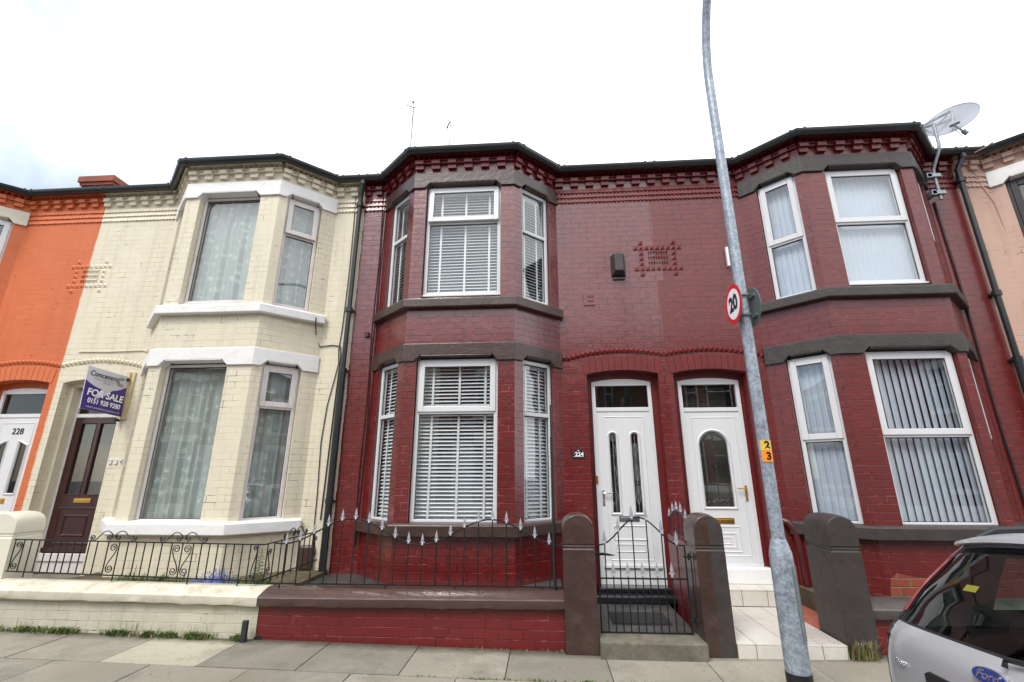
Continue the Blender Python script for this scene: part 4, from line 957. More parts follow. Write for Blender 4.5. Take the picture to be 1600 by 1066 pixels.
# ------------------------------------------------------------------ ironwork
def spear_mb(p, s=1.0):
    mb = MB(); x, y, z = p
    prof = [(0, 0), (.010, .0), (.012, .014), (.007, .022), (.010, .030)]
    mb.tube([(x, y, z), (x, y, z+.012), (x, y, z+.03)], [.012, .013, .006], 8)
    # flat leaf blade
    O = [(0, .135), (.010, .095), (.017, .062), (.012, .05), (.030, .030), (.026, .026), (.012, .032), (.010, .018)]
    pts = O+[(-a, b) for a, b in reversed(O[1:])]
    fr_ = [Vector((x+a*s, y-.004, z+b*s)) for a, b in pts]; bk = [v+Vector((0, .008, 0)) for v in fr_]; mb.prism(fr_, bk)
    mb.tube([(x, y, z+.03), (x, y, z+.06), (x, y, z+.13*s)], [.006, .009, .002], 6)
    return mb
def rail_bars(root, X, zbot, ztop, y, r=.0065, name='bar'):
    for i, (x, zt) in enumerate(zip(X, ztop)):
        mb = MB(); mb.tube([(x, y, zbot), (x, y, zt)], r, 8); mb.build(name, 'iron', root, smooth=True)
root = thing('railing', (-1.3, -1.25, .48), 'black railing in a wave with silver spear tips on the dark red wall', 'railing', 'iron railings on the garden walls')
def wz(x): return 1.0-.122*cos(2*pi*(x+1.29)/1.45)
X = [-2.70+.1435*i for i in range(20)]; Y = -1.25
rail_bars(root, X, .505, [wz(x) for x in X], Y)
mb = MB(); xs = [-2.83+i*(2.99/90) for i in range(91)]; mb.tube([(x, Y, wz(x)) for x in xs], .0075, 6); mb.build('top_rail', 'iron', root, smooth=True)
mb = MB(); mb.boxF(FX, -2.835, .16, 1.246, 1.254, .498, .512)
for x in (-2.72, -1.62, -.92, -.05): mb.tube([(x, Y, .45), (x, Y, .5)], .007, 6)
mb.build('bottom_rail', 'iron', root)
sp0 = spear_mb((X[0], Y, wz(X[0])-.004), .86).build('spear_tip', 'silver', root, loc=(X[0], Y, wz(X[0])))
for x in X[1:]: copy_part(sp0, root, (x, Y, wz(x)))
# clothes-line pole / drain rod beside the pier
mb = MB(); mb.tube([(.075, -1.25, .44), (.075, -1.25, 1.95)], .017, 10); mb.tube([(.075, -1.25, 1.95), (.073, -1.25, 2.29)], .012, 8); mb.tube([(.075, -1.25, .86), (.075, -1.25, .9)], .021, 10)
tag(mb.build('post', 'black', smooth=True), 'tall thin black post standing on the red wall beside the left gate pier', 'post')
# gate
root = thing('gate', (.93, -1.30, .14), 'black iron garden gate with an arched top and silver spear tips', 'gate')
gx0, gx1, Y = .50, 1.335, -1.30
def gzz(x):
    t = (x-gx0)/(gx1-gx0); return .90+.255*(.5-.5*cos(2*pi*min(max(t*1.06-.02, 0), 1)))
BX = [gx0+(gx1-gx0)*k/12 for k in range(13)]
gb = {k: .60 for k in range(13)}
X2_ = [gx0+.07+.0695*k for k in range(11)]
for k, x in enumerate(X2_):
    zt = gzz(x) if k % 2 == 0 else .625
    mb = MB(); mb.tube([(x, Y, .148), (x, Y, zt)], .006, 8); mb.build('bar', 'iron', root, smooth=True)
for x in (gx0, gx1):
    mb = MB(); mb.boxF(FX, x-.007, x+.007, 1.29, 1.31, .14, gzz(x)+.004); mb.build('stile', 'iron', root)
mb = MB(); mb.tube([(gx0+(gx1-gx0)*i/40, Y, gzz(gx0+(gx1-gx0)*i/40)) for i in range(41)], .007, 6); mb.build('top_rail', 'iron', root, smooth=True)
mb = MB(); mb.boxF(FX, gx0, gx1, 1.295, 1.305, .596, .61); mb.build('middle_rail', 'iron', root)
mb = MB(); mb.boxF(FX, gx0, gx1, 1.295, 1.305, .14, .152); mb.build('bottom_rail', 'iron', root)
s0_ = None
for k, x in enumerate(X2_):
    z = (gzz(x) if k % 2 == 0 else .62)-.004
    if k % 2 == 0 and k in (10,): pass
    if s0_ is None: s0_ = spear_mb((x, Y, z)).build('spear_tip', 'silver', root, loc=(x, Y, z))
    else: copy_part(s0_, root, (x, Y, z))
mb = MB(); mb.boxF(FX, .455, .56, 1.312, 1.324, .808, .832); mb.tube([(.56, -1.318, .82), (.60, -1.318, .815), (.66, -1.318, .81)], [.012, .012, .004], 8); mb.build('latch', 'iron', root, bevel=.003)
mb = MB()
for z in (.25, .80): mb.tube([(gx1-.02, -1.30, z), (1.40, -1.30, z)], .008, 8); mb.tube([(1.365, -1.30, z-.03), (1.365, -1.30, z+.03)], .011, 8)
mb.tube([(1.385, -1.3, .2), (1.385, -1.3, .85)], .006, 6); mb.build('hinge', 'iron', root, smooth=True)
# spear fence on the dividing wall (seen almost end-on)
root = thing('railing', (1.56, -.6, .86), 'short arched run of silver spears on the dividing wall, seen end on', 'railing', 'iron railings on the garden walls')
sp = None; yy = [-1.02+.17*k for k in range(6)]
def dz(y): return 1.02+.15*sin(pi*(y+1.02)/.95)
mb = MB(); mb.tube([(1.50, y, dz(y)) for y in [-1.02+.085*k for k in range(11)]], .014, 6); mb.build('top_rail', 'iron', root, smooth=True)
mb = MB(); mb.tube([(1.50, y, .90) for y in yy], .008, 6); mb.build('bottom_rail', 'iron', root, smooth=True)
for y_ in yy:
    mb = MB(); mb.tube([(1.50, y_, .86), (1.50, y_, dz(y_))], .007, 6); mb.build('bar', 'iron', root, smooth=True)
    if sp is None: sp = spear_mb((1.50, y_, dz(y_)), .8).build('spear_tip', 'silver', root, loc=(1.50, y_, dz(y_)))
    else: copy_part(sp, root, (1.50, y_, dz(y_)))
# scrollwork railing of the cream house
root = thing('railing', (-4.2, -1.25, .55), 'low black railing with scrollwork panels on the cream wall', 'railing', 'iron railings on the garden walls')
def spiral(c, r, turns, a0, sgn=1, n=26, r1=.2):
    return [(c[0]+r*(1-(1-r1)*k/n)*cos(a0+sgn*2*pi*turns*k/n), c[1]+r*(1-(1-r1)*k/n)*sin(a0+sgn*2*pi*turns*k/n)) for k in range(n+1)]
def scroll_S(x0, zb, zt, w, flip=1):
    """S scroll between two bars; local (x,z)"""
    r = w*.36; cx = x0+w/2
    up_ = spiral((cx+flip*.004, zt-r*1.25), r, 1.35, pi*.5 if 0 else (0 if flip > 0 else pi), flip, 30, .18)
    lo = spiral((cx-flip*.004, zb+r*1.25), r, 1.35, (pi if flip > 0 else 0), flip, 30, .18)
    return list(reversed(up_))+lo
def lz(x, a, b): return a+(b-a)*(x+5.72)/2.9
def addpath(name, F, pts, r=.0055):
    mb = MB(); mb.tube([F(s, z) for s, z in pts], r, 6); return mb.build(name, 'iron', root, smooth=True)
FA = lambda s, z: Vector((s, -1.25, z)); zt0, zb0 = .897, .585
def T_(x): return .897+(x+5.72)*(-.011)
def B_(x): return .583+(x+5.72)*(-.022)
xs = []; x = -5.30; xs0 = [-5.74, -5.635, -5.55, -5.46, -5.375, -5.29, -5.21, -5.135, -5.05, -4.965, -4.88, -4.79, -4.665, -4.54, -4.44, -4.345, -4.25, -4.155, -4.06, -3.95, -3.83, -3.71, -3.62, -3.53, -3.44, -3.35, -3.26, -3.17, -3.08, -3.0]
for x in xs0:
    mb = MB(); zb = B_(x)-(.055 if x in (-5.55, -4.54, -3.71, -3.17) else 0); mb.tube([(x, -1.25, zb), (x, -1.25, T_(x))], .0062, 6); mb.build('bar', 'iron', root, smooth=True)
mb = MB(); mb.tube([(x, -1.25, T_(x)) for x in (-5.76, -4.2, -2.95)], .0085, 4); mb.build('top_rail', 'iron', root)
mb = MB(); mb.tube([(x, -1.25, B_(x)) for x in (-5.76, -4.2, -2.95)], .0085, 4); mb.build('bottom_rail', 'iron', root)
for x0, w, fl in ((-5.74, .105, 1), (-4.66, .12, 1), (-3.95, .12, -1), (-3.83, .12, 1), (-3.06, .07, 1)):
    zt, zb = T_(x0), B_(x0); r = w*.34; cx = x0+w/2
    up_ = spiral((cx, zt-r*1.5), r, 1.5, 0 if fl > 0 else pi, fl, 30, .2); lo = spiral((cx, zb+r*1.5), r, 1.5, pi if fl > 0 else 0, fl, 30, .2)
    # outer sweep: from bottom spiral start across to top spiral start
    A0 = lo[0]; B0 = up_[0]; mid = [(A0[0]+(B0[0]-A0[0])*(.5-.5*cos(pi*t/10)), A0[1]+(B0[1]-A0[1])*t/10) for t in range(1, 10)]
    capT = [(cx+fl*r*1.05, zt-r*1.5)]
    addpath('scroll', FA, list(reversed(lo))+mid+up_)
def cresting(x, F=FA, k=1.0):
    z = T_(x) if F is FA else .87
    for sg in (-1, 1):
        r = .030*k; c1 = (x+sg*.052*k, z+.035*k); c2 = (x+sg*.235*k, z+.036*k)
        a = spiral(c1, r, 1.4, pi/2*0+ (pi if sg > 0 else 0), -sg, 26, .2)
        b = spiral(c2, r*.9, 1.3, (0 if sg > 0 else pi), sg, 24, .2)
        arc = [(x+sg*(.018+.0*t)*k, z+(.04+.006*t)*k) for t in range(3)]+[(x+sg*(.05+.036*sin(q)-.03*cos(q))*k, z+(.07+.035*sin(q))*k) for q in [0, .5, 1.0, 1.5]]+[(x+sg*(.12+.09*t)*k, z+(.095-.088*t)*k) for t in (0, .33, .66, 1)]
        addpath('cresting_scroll', F, list(reversed(a))+arc+[(x+sg*(.235+.02)*k, z+.012*k)]+b)
cresting(-4.62); cresting(-3.83)
# return panel back to the house wall
FB = lambda s, z: Vector((-2.93+.0*s, -1.25+s, z))
for k in range(9):
    s = .06+k*.13; mb = MB(); mb.tube([FB(s, .49), FB(s, .868)], .0062, 6); mb.build('bar', 'iron', root, smooth=True)
mb = MB(); mb.tube([(-2.95, -1.25, T_(-2.95)), FB(0, .868), FB(1.22, .868)], .0085, 4); mb.build('return_top_rail', 'iron', root)
mb = MB(); mb.tube([FB(0, .525), FB(1.22, .525)], .0085, 4); mb.build('return_bottom_rail', 'iron', root)
cresting(.62, lambda s, z: Vector((-2.93, -1.25+s, z)))
for s_ in (.08, 1.1):
    lo = spiral((s_+.03, .60), .035, 1.4, 0, 1, 24, .2); up_ = spiral((s_+.03, .79), .035, 1.4, pi, 1, 24, .2); addpath('scroll', FB, list(reversed(up_))+lo)
# ------------------------------------------------------------------ small black stump post
mb = MB(); mb.box(-2.92, -2.87, -1.475, -1.44, -.02, .225); tag(mb.build('stump_post', 'black', bevel=.004), 'short black plastic post stub against the cream wall', 'post')
mb = MB(); mb.box(-3.0, -2.78, -1.66, -1.48, .028, .038); tag(mb.build('cover_plate', 'concrete_dark', bevel=.003), 'small dark cover plate in the pavement by the post stub', 'cover plate')
mb = MB(); mb.tube([(-2.80, -1.38, .03), (-2.80, -1.20, .03)], .045, 14); tag(mb.build('drain_pipe', 'seal', smooth=True), 'dark drain pipe mouth at the foot between the cream and red walls', 'drain')
# ------------------------------------------------------------------ lamp post
LX, LY = 1.645, -2.6; z0 = gz(LX)
root = thing('lamp_post', (LX, LY, z0), 'tall galvanised grey street lamp post in front of the right-hand house', 'lamp post')
mb = MB(); mb.tube([(LX, LY, z0-.05), (LX, LY, .31)], .081, 16); mb.build('root_sleeve', 'trim', root, smooth=True)
mb = MB(); mb.tube([(LX, LY, .29), (LX, LY, 1.01)], [.078, .076], 12); mb.tube([(LX, LY, 1.01), (LX, LY, 1.04), (LX, LY, 1.125)], [.076, .073, .049], 12); mb.build('base', 'galv', root, smooth=True)
sh = [(LX, LY, 1.12), (LX, LY, 3), (LX, LY, 5.15)]; 
for k in range(1, 13): a = k/12*rad(78); sh.append((LX+.0, LY-1.6*(1-cos(a)), 5.15+1.6*sin(a)))
sh.append((LX, LY-2.1, 6.78))
mb = MB(); mb.tube(sh, [.0455, .043, .041]+[.040]*13, 16); mb.build('shaft', 'galv', root, smooth=True)
mb = MB(); mb.tube([(LX, LY-2.05, 6.78), (LX, LY-2.2, 6.80), (LX, LY-2.6, 6.83), (LX, LY-2.72, 6.82)], [.05, .10, .11, .03], 12); mb.build('lantern', 'signgrey', root, smooth=True)
mb = MB(); mb.boxF(FX, LX+.0, LX+.045, 2.6+.062, 2.6+.068, .40, .93); mb.build('access_door', 'galv', root) if False else None
mb = MB()
for xx in (.020, .071):
    pass
dpts = [(LX+.078*sin(t), LY-.078*cos(t)) for t in (.55, .62, .7, .8, .9, 1.0, 1.06)]
# access door seam: raised curved cover
rows = [[Vector((LX+.0785*sin(t), LY-.0785*cos(t), z)) for t in [.42+.1*k for k in range(9)]] for z in (.50, .96)]
mb.grid(rows)
for t in (.42, 1.22): mb.tube([(LX+.079*sin(t), LY-.079*cos(t), z) for z in (.50, .96)], .0022, 5)
mb.tube([(LX+.079*sin(.42+.1*k), LY-.079*cos(.42+.1*k), .50-.012*sin(pi*k/8)) for k in range(9)], .0022, 5)
mb.build('access_door', 'steel', root, smooth=True)
def cylsticker(name, mat, zlo, zhi, t0, t1, R_=.0505, par=None):
    mb = MB(); mb.grid([[Vector((LX+R_*sin(t0+(t1-t0)*k/8), LY-R_*cos(t0+(t1-t0)*k/8), z)) for k in range(9)] for z in (zlo, zhi)]); return mb.build(name, mat, par, smooth=True, fixn=False)
root2 = thing('number_sticker', (LX, LY, 1.73), 'yellow and orange number stickers wrapped round the lamp post', 'sticker')
cylsticker('yellow_panel', 'yellow', 1.735, 1.81, -.95, .75, .0492, root2); cylsticker('orange_panel', 'orangest', 1.652, 1.733, -.95, .75, .0492, root2)
def cyltext(ch, size, z, t, par, mat='ink'):
    ob = text(ch, size, mat, par, (0, 0, 0), (1, 0, 0), (0, 0, 1), 'numeral', .0003, bold=.003); o = ORG[par.name]
    for v in ob.data.vertices:
        w = v.co+o; a = t+w.x/.0498; v.co = Vector((LX+.0512*sin(a), LY-.0512*cos(a), z+w.z))-o
cyltext('2', .074, 1.772, .0, root2); cyltext('3', .074, 1.692, .03, root2)
# two round speed signs back to back on brackets
def disc(mb, c, n, r, th, k=40, m=0):
    n = Vector(n).normalized(); a = n.cross(Vector((0, 0, 1))).normalized(); b = a.cross(n)
    A = [c+(a*cos(t)+b*sin(t))*r for t in [2*pi*i/k for i in range(k)]]; mb.prism([p+n*th for p in A], A, m); return a, b
def sign(c, ang, label, facecam):
    n = Vector((sin(ang)*1, -cos(ang), 0)); R_ = thing('speed_sign', c, label, 'road sign', 'round speed signs on the lamp post'); c = Vector(c)
    m1 = MB(); disc(m1, c, n, .165, .004); m1.build('plate', 'signback', R_)
    m1 = MB(); disc(m1, c+n*.0042, n, .163, .0008); m1.build('red_ring', 'signred', R_)
    m1 = MB(); disc(m1, c+n*.0052, n, .126, .0008); m1.build('face', 'signwhite', R_)
    x = Vector((0, 0, 1)).cross(n); text('20', .165, 'ink', R_, c+n*.0068, x, (0, 0, 1), 'numeral', .0005, bold=.008)
    mb = MB()
    for z in (-.085, .085):
        cc = c+Vector((0, 0, z)); x_ = x.normalized(); mb.tube([cc-n*.004-x_*.09, cc-n*.004+x_*.09], .010, 6); mb.tube([cc-n*.0, Vector((LX, LY, cc.z))], .010, 6)
        for t in range(1): mb.tube([Vector((LX+.056*cos(q), LY+.056*sin(q), cc.z-.0)) for q in [2*pi*k/16 for k in range(17)]], .007, 6)
    mb.build('bracket', 'steel', R_, smooth=True)
    return R_
a1 = rad(-91); 
sign((LX-.085, LY-.035, 2.893), a1, 'red ringed 20 speed sign facing the camera on the lamp post', True)
sign((LX+.085, LY+.04, 2.885), a1+pi, 'back of the second round sign on the far side of the lamp post', False)
# ------------------------------------------------------------------ wall fittings
root = thing('alarm_box', (1.12, -.08, 4.45), 'dark brown alarm siren box on the wall above the left white door', 'alarm box')
mb = MB(); x0, x1, z0, z1 = 1.02, 1.235, 4.30, 4.665
A = [(x0, 0, z0+.02), (x1, 0, z0+.02), (x1+.0, 0, z1), (x0, 0, z1)]; Bq = [(x0+.05, -.13, z0+.075), (x1-.05, -.13, z0+.075), (x1-.05, -.13, z1-.01), (x0+.05, -.13, z1-.01)]
mb.prism(Bq, A); mb.build('casing', 'alarm', root, bevel=.012, merge=True)
mb = MB(); mb.box(1.04, 1.215, -.03, 0, 4.28, 4.31); mb.build('base_plate', 'alarm', root)
mb = MB(); mb.box(2.675, 2.71, -.05, 0, 4.43, 4.73); tag(mb.build('sensor_box', 'white', bevel=.006), 'slim white box on the wall behind the lamp post', 'junction box')
root = thing('house_number_plaque', (.44, -.01, 1.83), 'black arched house number plaque left of the gated door', 'plaque')
mb = MB(); cx, cz = .44, 1.825; P = [(-.082, -.045), (.082, -.045), (.082, .018), (.055, .03), (.035, .05), (0, .06), (-.035, .05), (-.055, .03), (-.082, .018)]
mb.prism([Vector((cx+a, -.014, cz+b)) for a, b in P], [Vector((cx+a, 0, cz+b)) for a, b in P]); mb.build('plate', 'plaque', root, bevel=.002)
text('224', .075, 'signwhite', root, (cx+.012, -.016, cz-.006), (1, 0, 0), (0, 0, 1), 'numerals', .001, bold=.002)
mb = MB(); mb.box(cx-.065, cx+.07, -.0165, -.0142, cz-.037, cz-.033); mb.tube([(cx-.052, -.0155, cz-.002), (cx-.052, -.0152, cz+.004)], .004, 6); mb.tube([(cx-.012, -.0155, cz+.042), (cx+.012, -.0155, cz+.042)], .004, 5); mb.build('underline', 'signwhite', root)
# sale board, projecting square to the wall
root = thing('sale_board', (-6.08, -.03, 2.65), 'purple and grey for sale board fixed to the cream wall above the brown door', 'sign')
A = Vector((-6.135, -.60, 2.995)); B = Vector((-6.055, -.05, 2.945)); C = Vector((-6.03, -.05, 2.365)); D = Vector((-6.105, -.60, 2.42))
xd = (B-A).normalized(); yd = (A-D).normalized(); nd = xd.cross(yd).normalized()
if nd.x < 0: nd = -nd
Wb, Hb = (B-A).length, (A-D).length
def SB(u, v, o=0): return D+(C-D)*u+(A-D)*v+((B-A)-(C-D))*u*v+nd*o
mb = MB(); mb.prism([SB(0, 0), SB(1, 0), SB(1, 1), SB(0, 1)], [SB(0, 0, -.012), SB(1, 0, -.012), SB(1, 1, -.012), SB(0, 1, -.012)]); mb.build('board', 'signgrey', root)
mb = MB(); n = 20
for k in range(n):
    u0, u1 = k/n, (k+1)/n; f = lambda u: .70-.17*(1-(2*u-1.0)**2)+.06*(u-.5)
    mb.poly([SB(u0, 0.0, .001), SB(u1, 0.0, .001), SB(u1, f(u1), .001), SB(u0, f(u0), .001)])
mb.build('purple_panel', 'purple', root, fixn=False)
td = (C-D).normalized()
def stext(body, size, u, v, mat, sx=1, bold=0, sub='lettering'): return text(body, size, mat, root, SB(u, v, .006), (td if v < .6 else (td*(1-v)+xd*v)), nd.cross(td), sub, .0003, sx=sx, bold=bold)
stext('FOR SALE', .128, .52, .40, 'signwhite', .90, .003); stext('0151 928 9280', .092, .52, .21, 'signwhite', .80, .002); stext('www.concentricproperty.co.uk', .043, .52, .07, 'signgrey', .84)
stext('Concentric', .098, .42, .85, 'ink', .88, .001); stext('SALES & LETTINGS', .034, .42, .745, 'inkgrey'); stext('PROPERTY', .024, .5, .685, 'inkgrey')
mb = MB()
for i, r in enumerate((.062, .045, .028)):
    mb.tube([SB(.83, .82, .003)+td*(r*cos(t))+nd.cross(td)*(r*sin(t)) for t in [.9+k*.36 for k in range(14)]], .005, 5)
mb.build('logo_rings', 'inkgrey', root, smooth=True)
mb = MB(); mb.box(-6.10, -6.045, -.05, 0, 2.33, 3.02); mb.box(-6.045, -5.99, -.025, 0, 2.33, 3.02); mb.build('timber_batten', 'timber', root)
mb = MB(); mb.box(-6.10, -6.06, -.09, -.03, 2.30, 2.34); mb.box(-6.08, -6.03, -.075, -.045, 2.88, 2.92); mb.build('clip', 'trim', root)
# meter box low on the cream wall
mb = MB(); mb.box(-3.17, -2.98, -.07, 0, .40, .70); tag(mb.build('meter_box', 'cap_brown', bevel=.03, merge=True), 'small brown meter box low on the cream wall behind the railing', 'meter box')
# ------------------------------------------------------------------ satellite dish
root = thing('satellite_dish', (5.72, -.12, 5.3), 'pale grey satellite dish on a bent pole fixed to the right-hand red house', 'satellite dish')
mb = MB(); mb.tube([(5.68, -.16, 5.30), (5.68, -.16, 5.72), (5.69, -.17, 5.80), (5.72, -.30, 6.02), (5.73, -.31, 6.10), (5.74, -.31, 6.46)], .021, 10); mb.build('pole', 'steel', root, smooth=True)
for z in (5.40, 5.68):
    mb = MB(); mb.box(5.55, 5.62, -.20, 0, z-.04, z+.04); mb.box(5.56, 5.74, -.20, -.12, z-.028, z+.028); mb.tube([(5.70, -.16, z+.01), (5.80, -.16, z+.01)], .006, 6); mb.build('wall_bracket', 'steel', root, bevel=.003)

C_d = Vector((5.955, -.35, 6.485)); vw = (C_d-Vector((0, -6.25, EYE))).normalized(); ph = math.atan2(36, 77)
Mj = (r2*cos(ph)+u2*sin(ph)); Mj = (Mj-vw*Mj.dot(vw)).normalized(); mn = Mj.cross(vw).normalized()
if mn.z < 0: mn = -mn                                    # image-up perpendicular
nn = (-vw*.50+mn*.866).normalized(); mi = nn.cross(Mj).normalized(); RM, Rm = .305, .335
mb = MB(); rows = []
for j in range(8):
    rr_ = j/7; rows.append([C_d+Mj*(RM*rr_*cos(t))+mi*(Rm*rr_*sin(t))+nn*(.06*(rr_*rr_-1)) for t in [2*pi*k/36 for k in range(37)]])
mb.grid(rows); mb.tube([C_d+Mj*(RM*cos(t))+mi*(Rm*sin(t)) for t in [2*pi*k/36 for k in range(37)]], .006, 6); mb.build('dish', 'dish', root, smooth=True, merge=True)
def dp(u, v, o=.05):   # position on the dish plane, u along the long axis, v across
    return C_d+Mj*u+mi*v+nn*o
sgn = 1 if (mi.dot(mn) > 0) else -1
mb = MB(); mb.tube([dp(-RM*.98, sgn*.13, .03), dp(.05, sgn*.12, .05)], .014, 6); mb.tube([dp(-RM*.98, sgn*.16, .03), dp(.05, sgn*.16, .05)], .008, 6); mb.tube([dp(.05, sgn*.18, .05), dp(.02, -sgn*.12, .06), dp(.0, -sgn*.26, .07)], .018, 6)
mb.tube([(5.74, -.31, 6.40), tuple(dp(-.02, sgn*.08, .04))], .010, 6); mb.tube([(5.74, -.31, 6.46), tuple(dp(-.30, sgn*.1, .02))], .018, 6); mb.tube([dp(-.04, -sgn*.25, .06), dp(.07, -sgn*.25, .06)], .03, 8); mb.build('mount', 'steel', root, smooth=True)
mb = MB(); a_ = dp(0, -sgn*.26, .07); b_ = a_+Vector((.10, -.02, -.16)); mb.tube([a_, b_], .014, 8); mb.tube([b_+Vector((-.02, 0, .03)), b_+Vector((.03, 0, -.03))], .03, 10); mb.tube([b_, b_+Vector((-.05, 0, -.05)), b_+Vector((-.1, 0, .03)), a_+Vector((-.03, 0, -.08))], .005, 5); mb.build('receiver_arm', 'steel', root, smooth=True)
# ------------------------------------------------------------------ aerials
def aerial(x, y, zb, zt, label, big):
    R_ = thing('tv_aerial', (x, y, zb), label, 'aerial', 'aerials on the roof')
    mb = MB(); mb.tube([(x-.02, y, zb), (x, y, zt)], .018 if big else .014, 6); mb.build('mast', 'steel', R_, smooth=True)
    mb = MB()
    if big:
        zc = zt-.22; mb.tube([(x-.20, y, zc+.09), (x+.10, y, zc-.03)], .022, 6); mb.tube([(x-.03, y, zt-.06), (x-.03, y, zt+.0)], .03, 6); mb.tube([(x-.05, y, zc), (x-.16, y+.5, zc-.55)], .006, 5)
        for k in range(9): t = k/8; c_ = Vector((x-.05-.11*t, y+.5*t, zc-.55*t)); mb.tube([c_+Vector((-.03, 0, .0)), c_+Vector((.03, 0, .0))], .004, 4)
    else:
        zc = zt-.10; mb.tube([(x-.03, y, zc+.06), (x-.12, y+.1, zc-.06)], .02, 6); mb.tube([(x-.06, y, zc), (x-.25, y+.6, zc-.35)], .006, 5)
        for dz_ in (0, .1): mb.tube([(x-.22, y, zc+.06+dz_-.04), (x-.12, y, zc-.0+dz_-.04)], .005, 4); mb.tube([(x+.05, y, zc-.06+dz_-.04), (x+.12, y, zc-.10+dz_-.04)], .005, 4)
        mb.tube([(x-.22, y, zc+.02), (x+.12, y, zc-.12)], .004, 4); mb.tube([(x-.22, y, zc-.02), (x-.22, y, zc+.12)], .004, 4); mb.tube([(x+.10, y, zc-.16), (x+.10, y, zc-.04)], .004, 4)
        for k in range(8): t = k/7; c_ = Vector((x-.06-.19*t, y+.6*t, zc-.35*t)); mb.tube([c_+Vector((-.025, 0, .0)), c_+Vector((.025, 0, .0))], .004, 4)
    mb.build('antenna', 'steel', R_)
aerial(-3.34, 3.7, 8.8, 11.33, 'taller television aerial mast above the middle red house', True)
aerial(-2.31, 3.7, 8.8, 10.62, 'shorter television aerial right of the taller mast above the middle red house', False)
mb = MB(); mb.tube([(-5.95, -.10, 6.3), (-5.87, -.16, 6.1), (-5.7, -.10, 5.9), (-5.55, -.02, 5.62)], .006, 6)
mb.tube([(-6.02, -.12, 6.30), (-5.9, -.10, 6.26)], .012, 5); mb.tube([(-5.98, -.14, 6.34), (-5.93, -.06, 6.20)], .008, 5); tag(mb.build('wire_aerial', 'cable', smooth=True), 'small wire clip and loose cable at the gutter left of the cream bay', 'aerial')
# ------------------------------------------------------------------ plants
def blades(name, region, n, h, mats, kind='stuff', seed=1, label=None, cat=None, lean=.5, leaf=.012):
    rnd = random.Random(seed); mb = MB()
    for i in range(n):
        x, y, z = region(rnd); hh = h*rnd.uniform(.4, 1.15); a = rnd.uniform(0, 6.28); l = rnd.uniform(.1, lean)*hh; w = leaf*rnd.uniform(.6, 1.3)
        d = Vector((cos(a), sin(a), 0)); s = Vector((-d.y, d.x, 0))*w/2; p = Vector((x, y, z)); m = 0 if rnd.random() < .8 else 1
        q = p+d*l*.4+Vector((0, 0, hh*.6)); e = p+d*l+Vector((0, 0, hh)); mb.poly([p-s, p+s, q+s*1.2, q-s*1.2], m=m); mb.poly([q-s*1.2, q+s*1.2, e], m=m)
    o = mb.build(name, mats, fixn=False); 
    if kind: o['kind'] = kind
    return o
def clumps(xs, y, spread, zf):
    def f(r):
        x0, w = xs[r.randrange(len(xs))]; x = x0+r.gauss(0, w); return x, y+abs(r.gauss(0, spread))*-1, zf(x)
    return f
rndc = random.Random(5)
blades('weeds', clumps([(-5.6+.32*k+rndc.uniform(-.12, .12), rndc.uniform(.02, .09)) for k in range(8)]+[(-3.45, .03), (-2.98, .03)], -1.385, .028, gz), 1500, .055, ['leaf', 'leaf2'], seed=2, leaf=.011, lean=1.1)
blades('grass', clumps([(-5.25, .04), (-4.05, .2), (-3.7, .15), (-3.45, .08), (2.55, .02)], -1.39, .02, gz), 60, .13, ['leaf2', 'leaf'], seed=3, leaf=.004, lean=.35)
tag(blades('dry_grass_tuft', lambda r: (2.72+r.gauss(0, .05), -1.49+r.gauss(0, .015), 0.02), 260, .15, ['leaf2', 'leaf'], kind=None, seed=4, leaf=.007, lean=.7), 'dry yellow grass tuft at the foot of the charcoal pier', 'grass tuft')
blades('joint_weeds', lambda r: ((lambda k: (-4+.86*k*.5+r.gauss(0, .05) if r.random() < .5 else r.uniform(-5, 2), -2.03+r.gauss(0, .008), gz(0)+.0))(r.randrange(12))), 700, .022, ['leaf', 'leaf2'], seed=6, leaf=.008, lean=1.5)
blades('path_edge_weeds', clumps([(1.75, .05), (2.3, .12), (.6, .2), (2.95, .1), (-1.5, .9), (.3, .2)], -1.385, .012, lambda x: 0.0), 520, .028, ['leaf2', 'leaf'], seed=16, leaf=.007, lean=1.2)
blades('garden_weeds', lambda r: (r.choice([r.uniform(-4.75, -3.9), r.uniform(-3.4, -2.9), r.uniform(-4.6, -4.0)]), r.uniform(-1.12, -.95), .40), 620, .13, ['leaf', 'leaf2'], seed=8, leaf=.009, lean=.6)
blades('garden_moss', lambda r: (r.uniform(-4.9, -3.0), r.uniform(-1.15, -1.0), .40), 900, .05, ['leaf', 'leaf2'], seed=18, leaf=.010, lean=1)
def stalk(root, x, y, z, h, n, ls, mat='leaf', seed=0, tip=None):
    rnd = random.Random(seed); mb = MB(); mb.tube([(x, y, z), (x+.01, y, z+h*.5), (x+.02, y, z+h)], [.005, .004, .002], 5); mb.build('stem', 'leaf', root)
    mb = MB()
    for k in range(n):
        t = .12+.88*k/n; a = k*2.4; l = ls*(1.1-.7*t); p = Vector((x+.02*t, y, z+h*t)); d = Vector((cos(a), sin(a), .35)); s = Vector((-sin(a), cos(a), 0))*l*.16
        q = p+d*l*.55; e = p+d*l-Vector((0, 0, l*.25)); mb.poly([p, q-s, e, q+s])
    mb.build('leaves', mat, root, fixn=False)
root = thing('tall_weed', (-3.13, -.98, .40), 'tall leafy weed behind the scrollwork railing right of the blue flowers', 'plant')
stalk(root, -3.12, -1.0, .40, .40, 44, .085, seed=1); stalk(root, -3.18, -.97, .40, .22, 24, .07, seed=3); stalk(root, -3.07, -1.03, .40, .16, 18, .06, seed=4)
root = thing('thin_weed', (-4.53, -1.0, .40), 'thin dark weed with a bud, behind the left part of the scroll railing', 'plant')
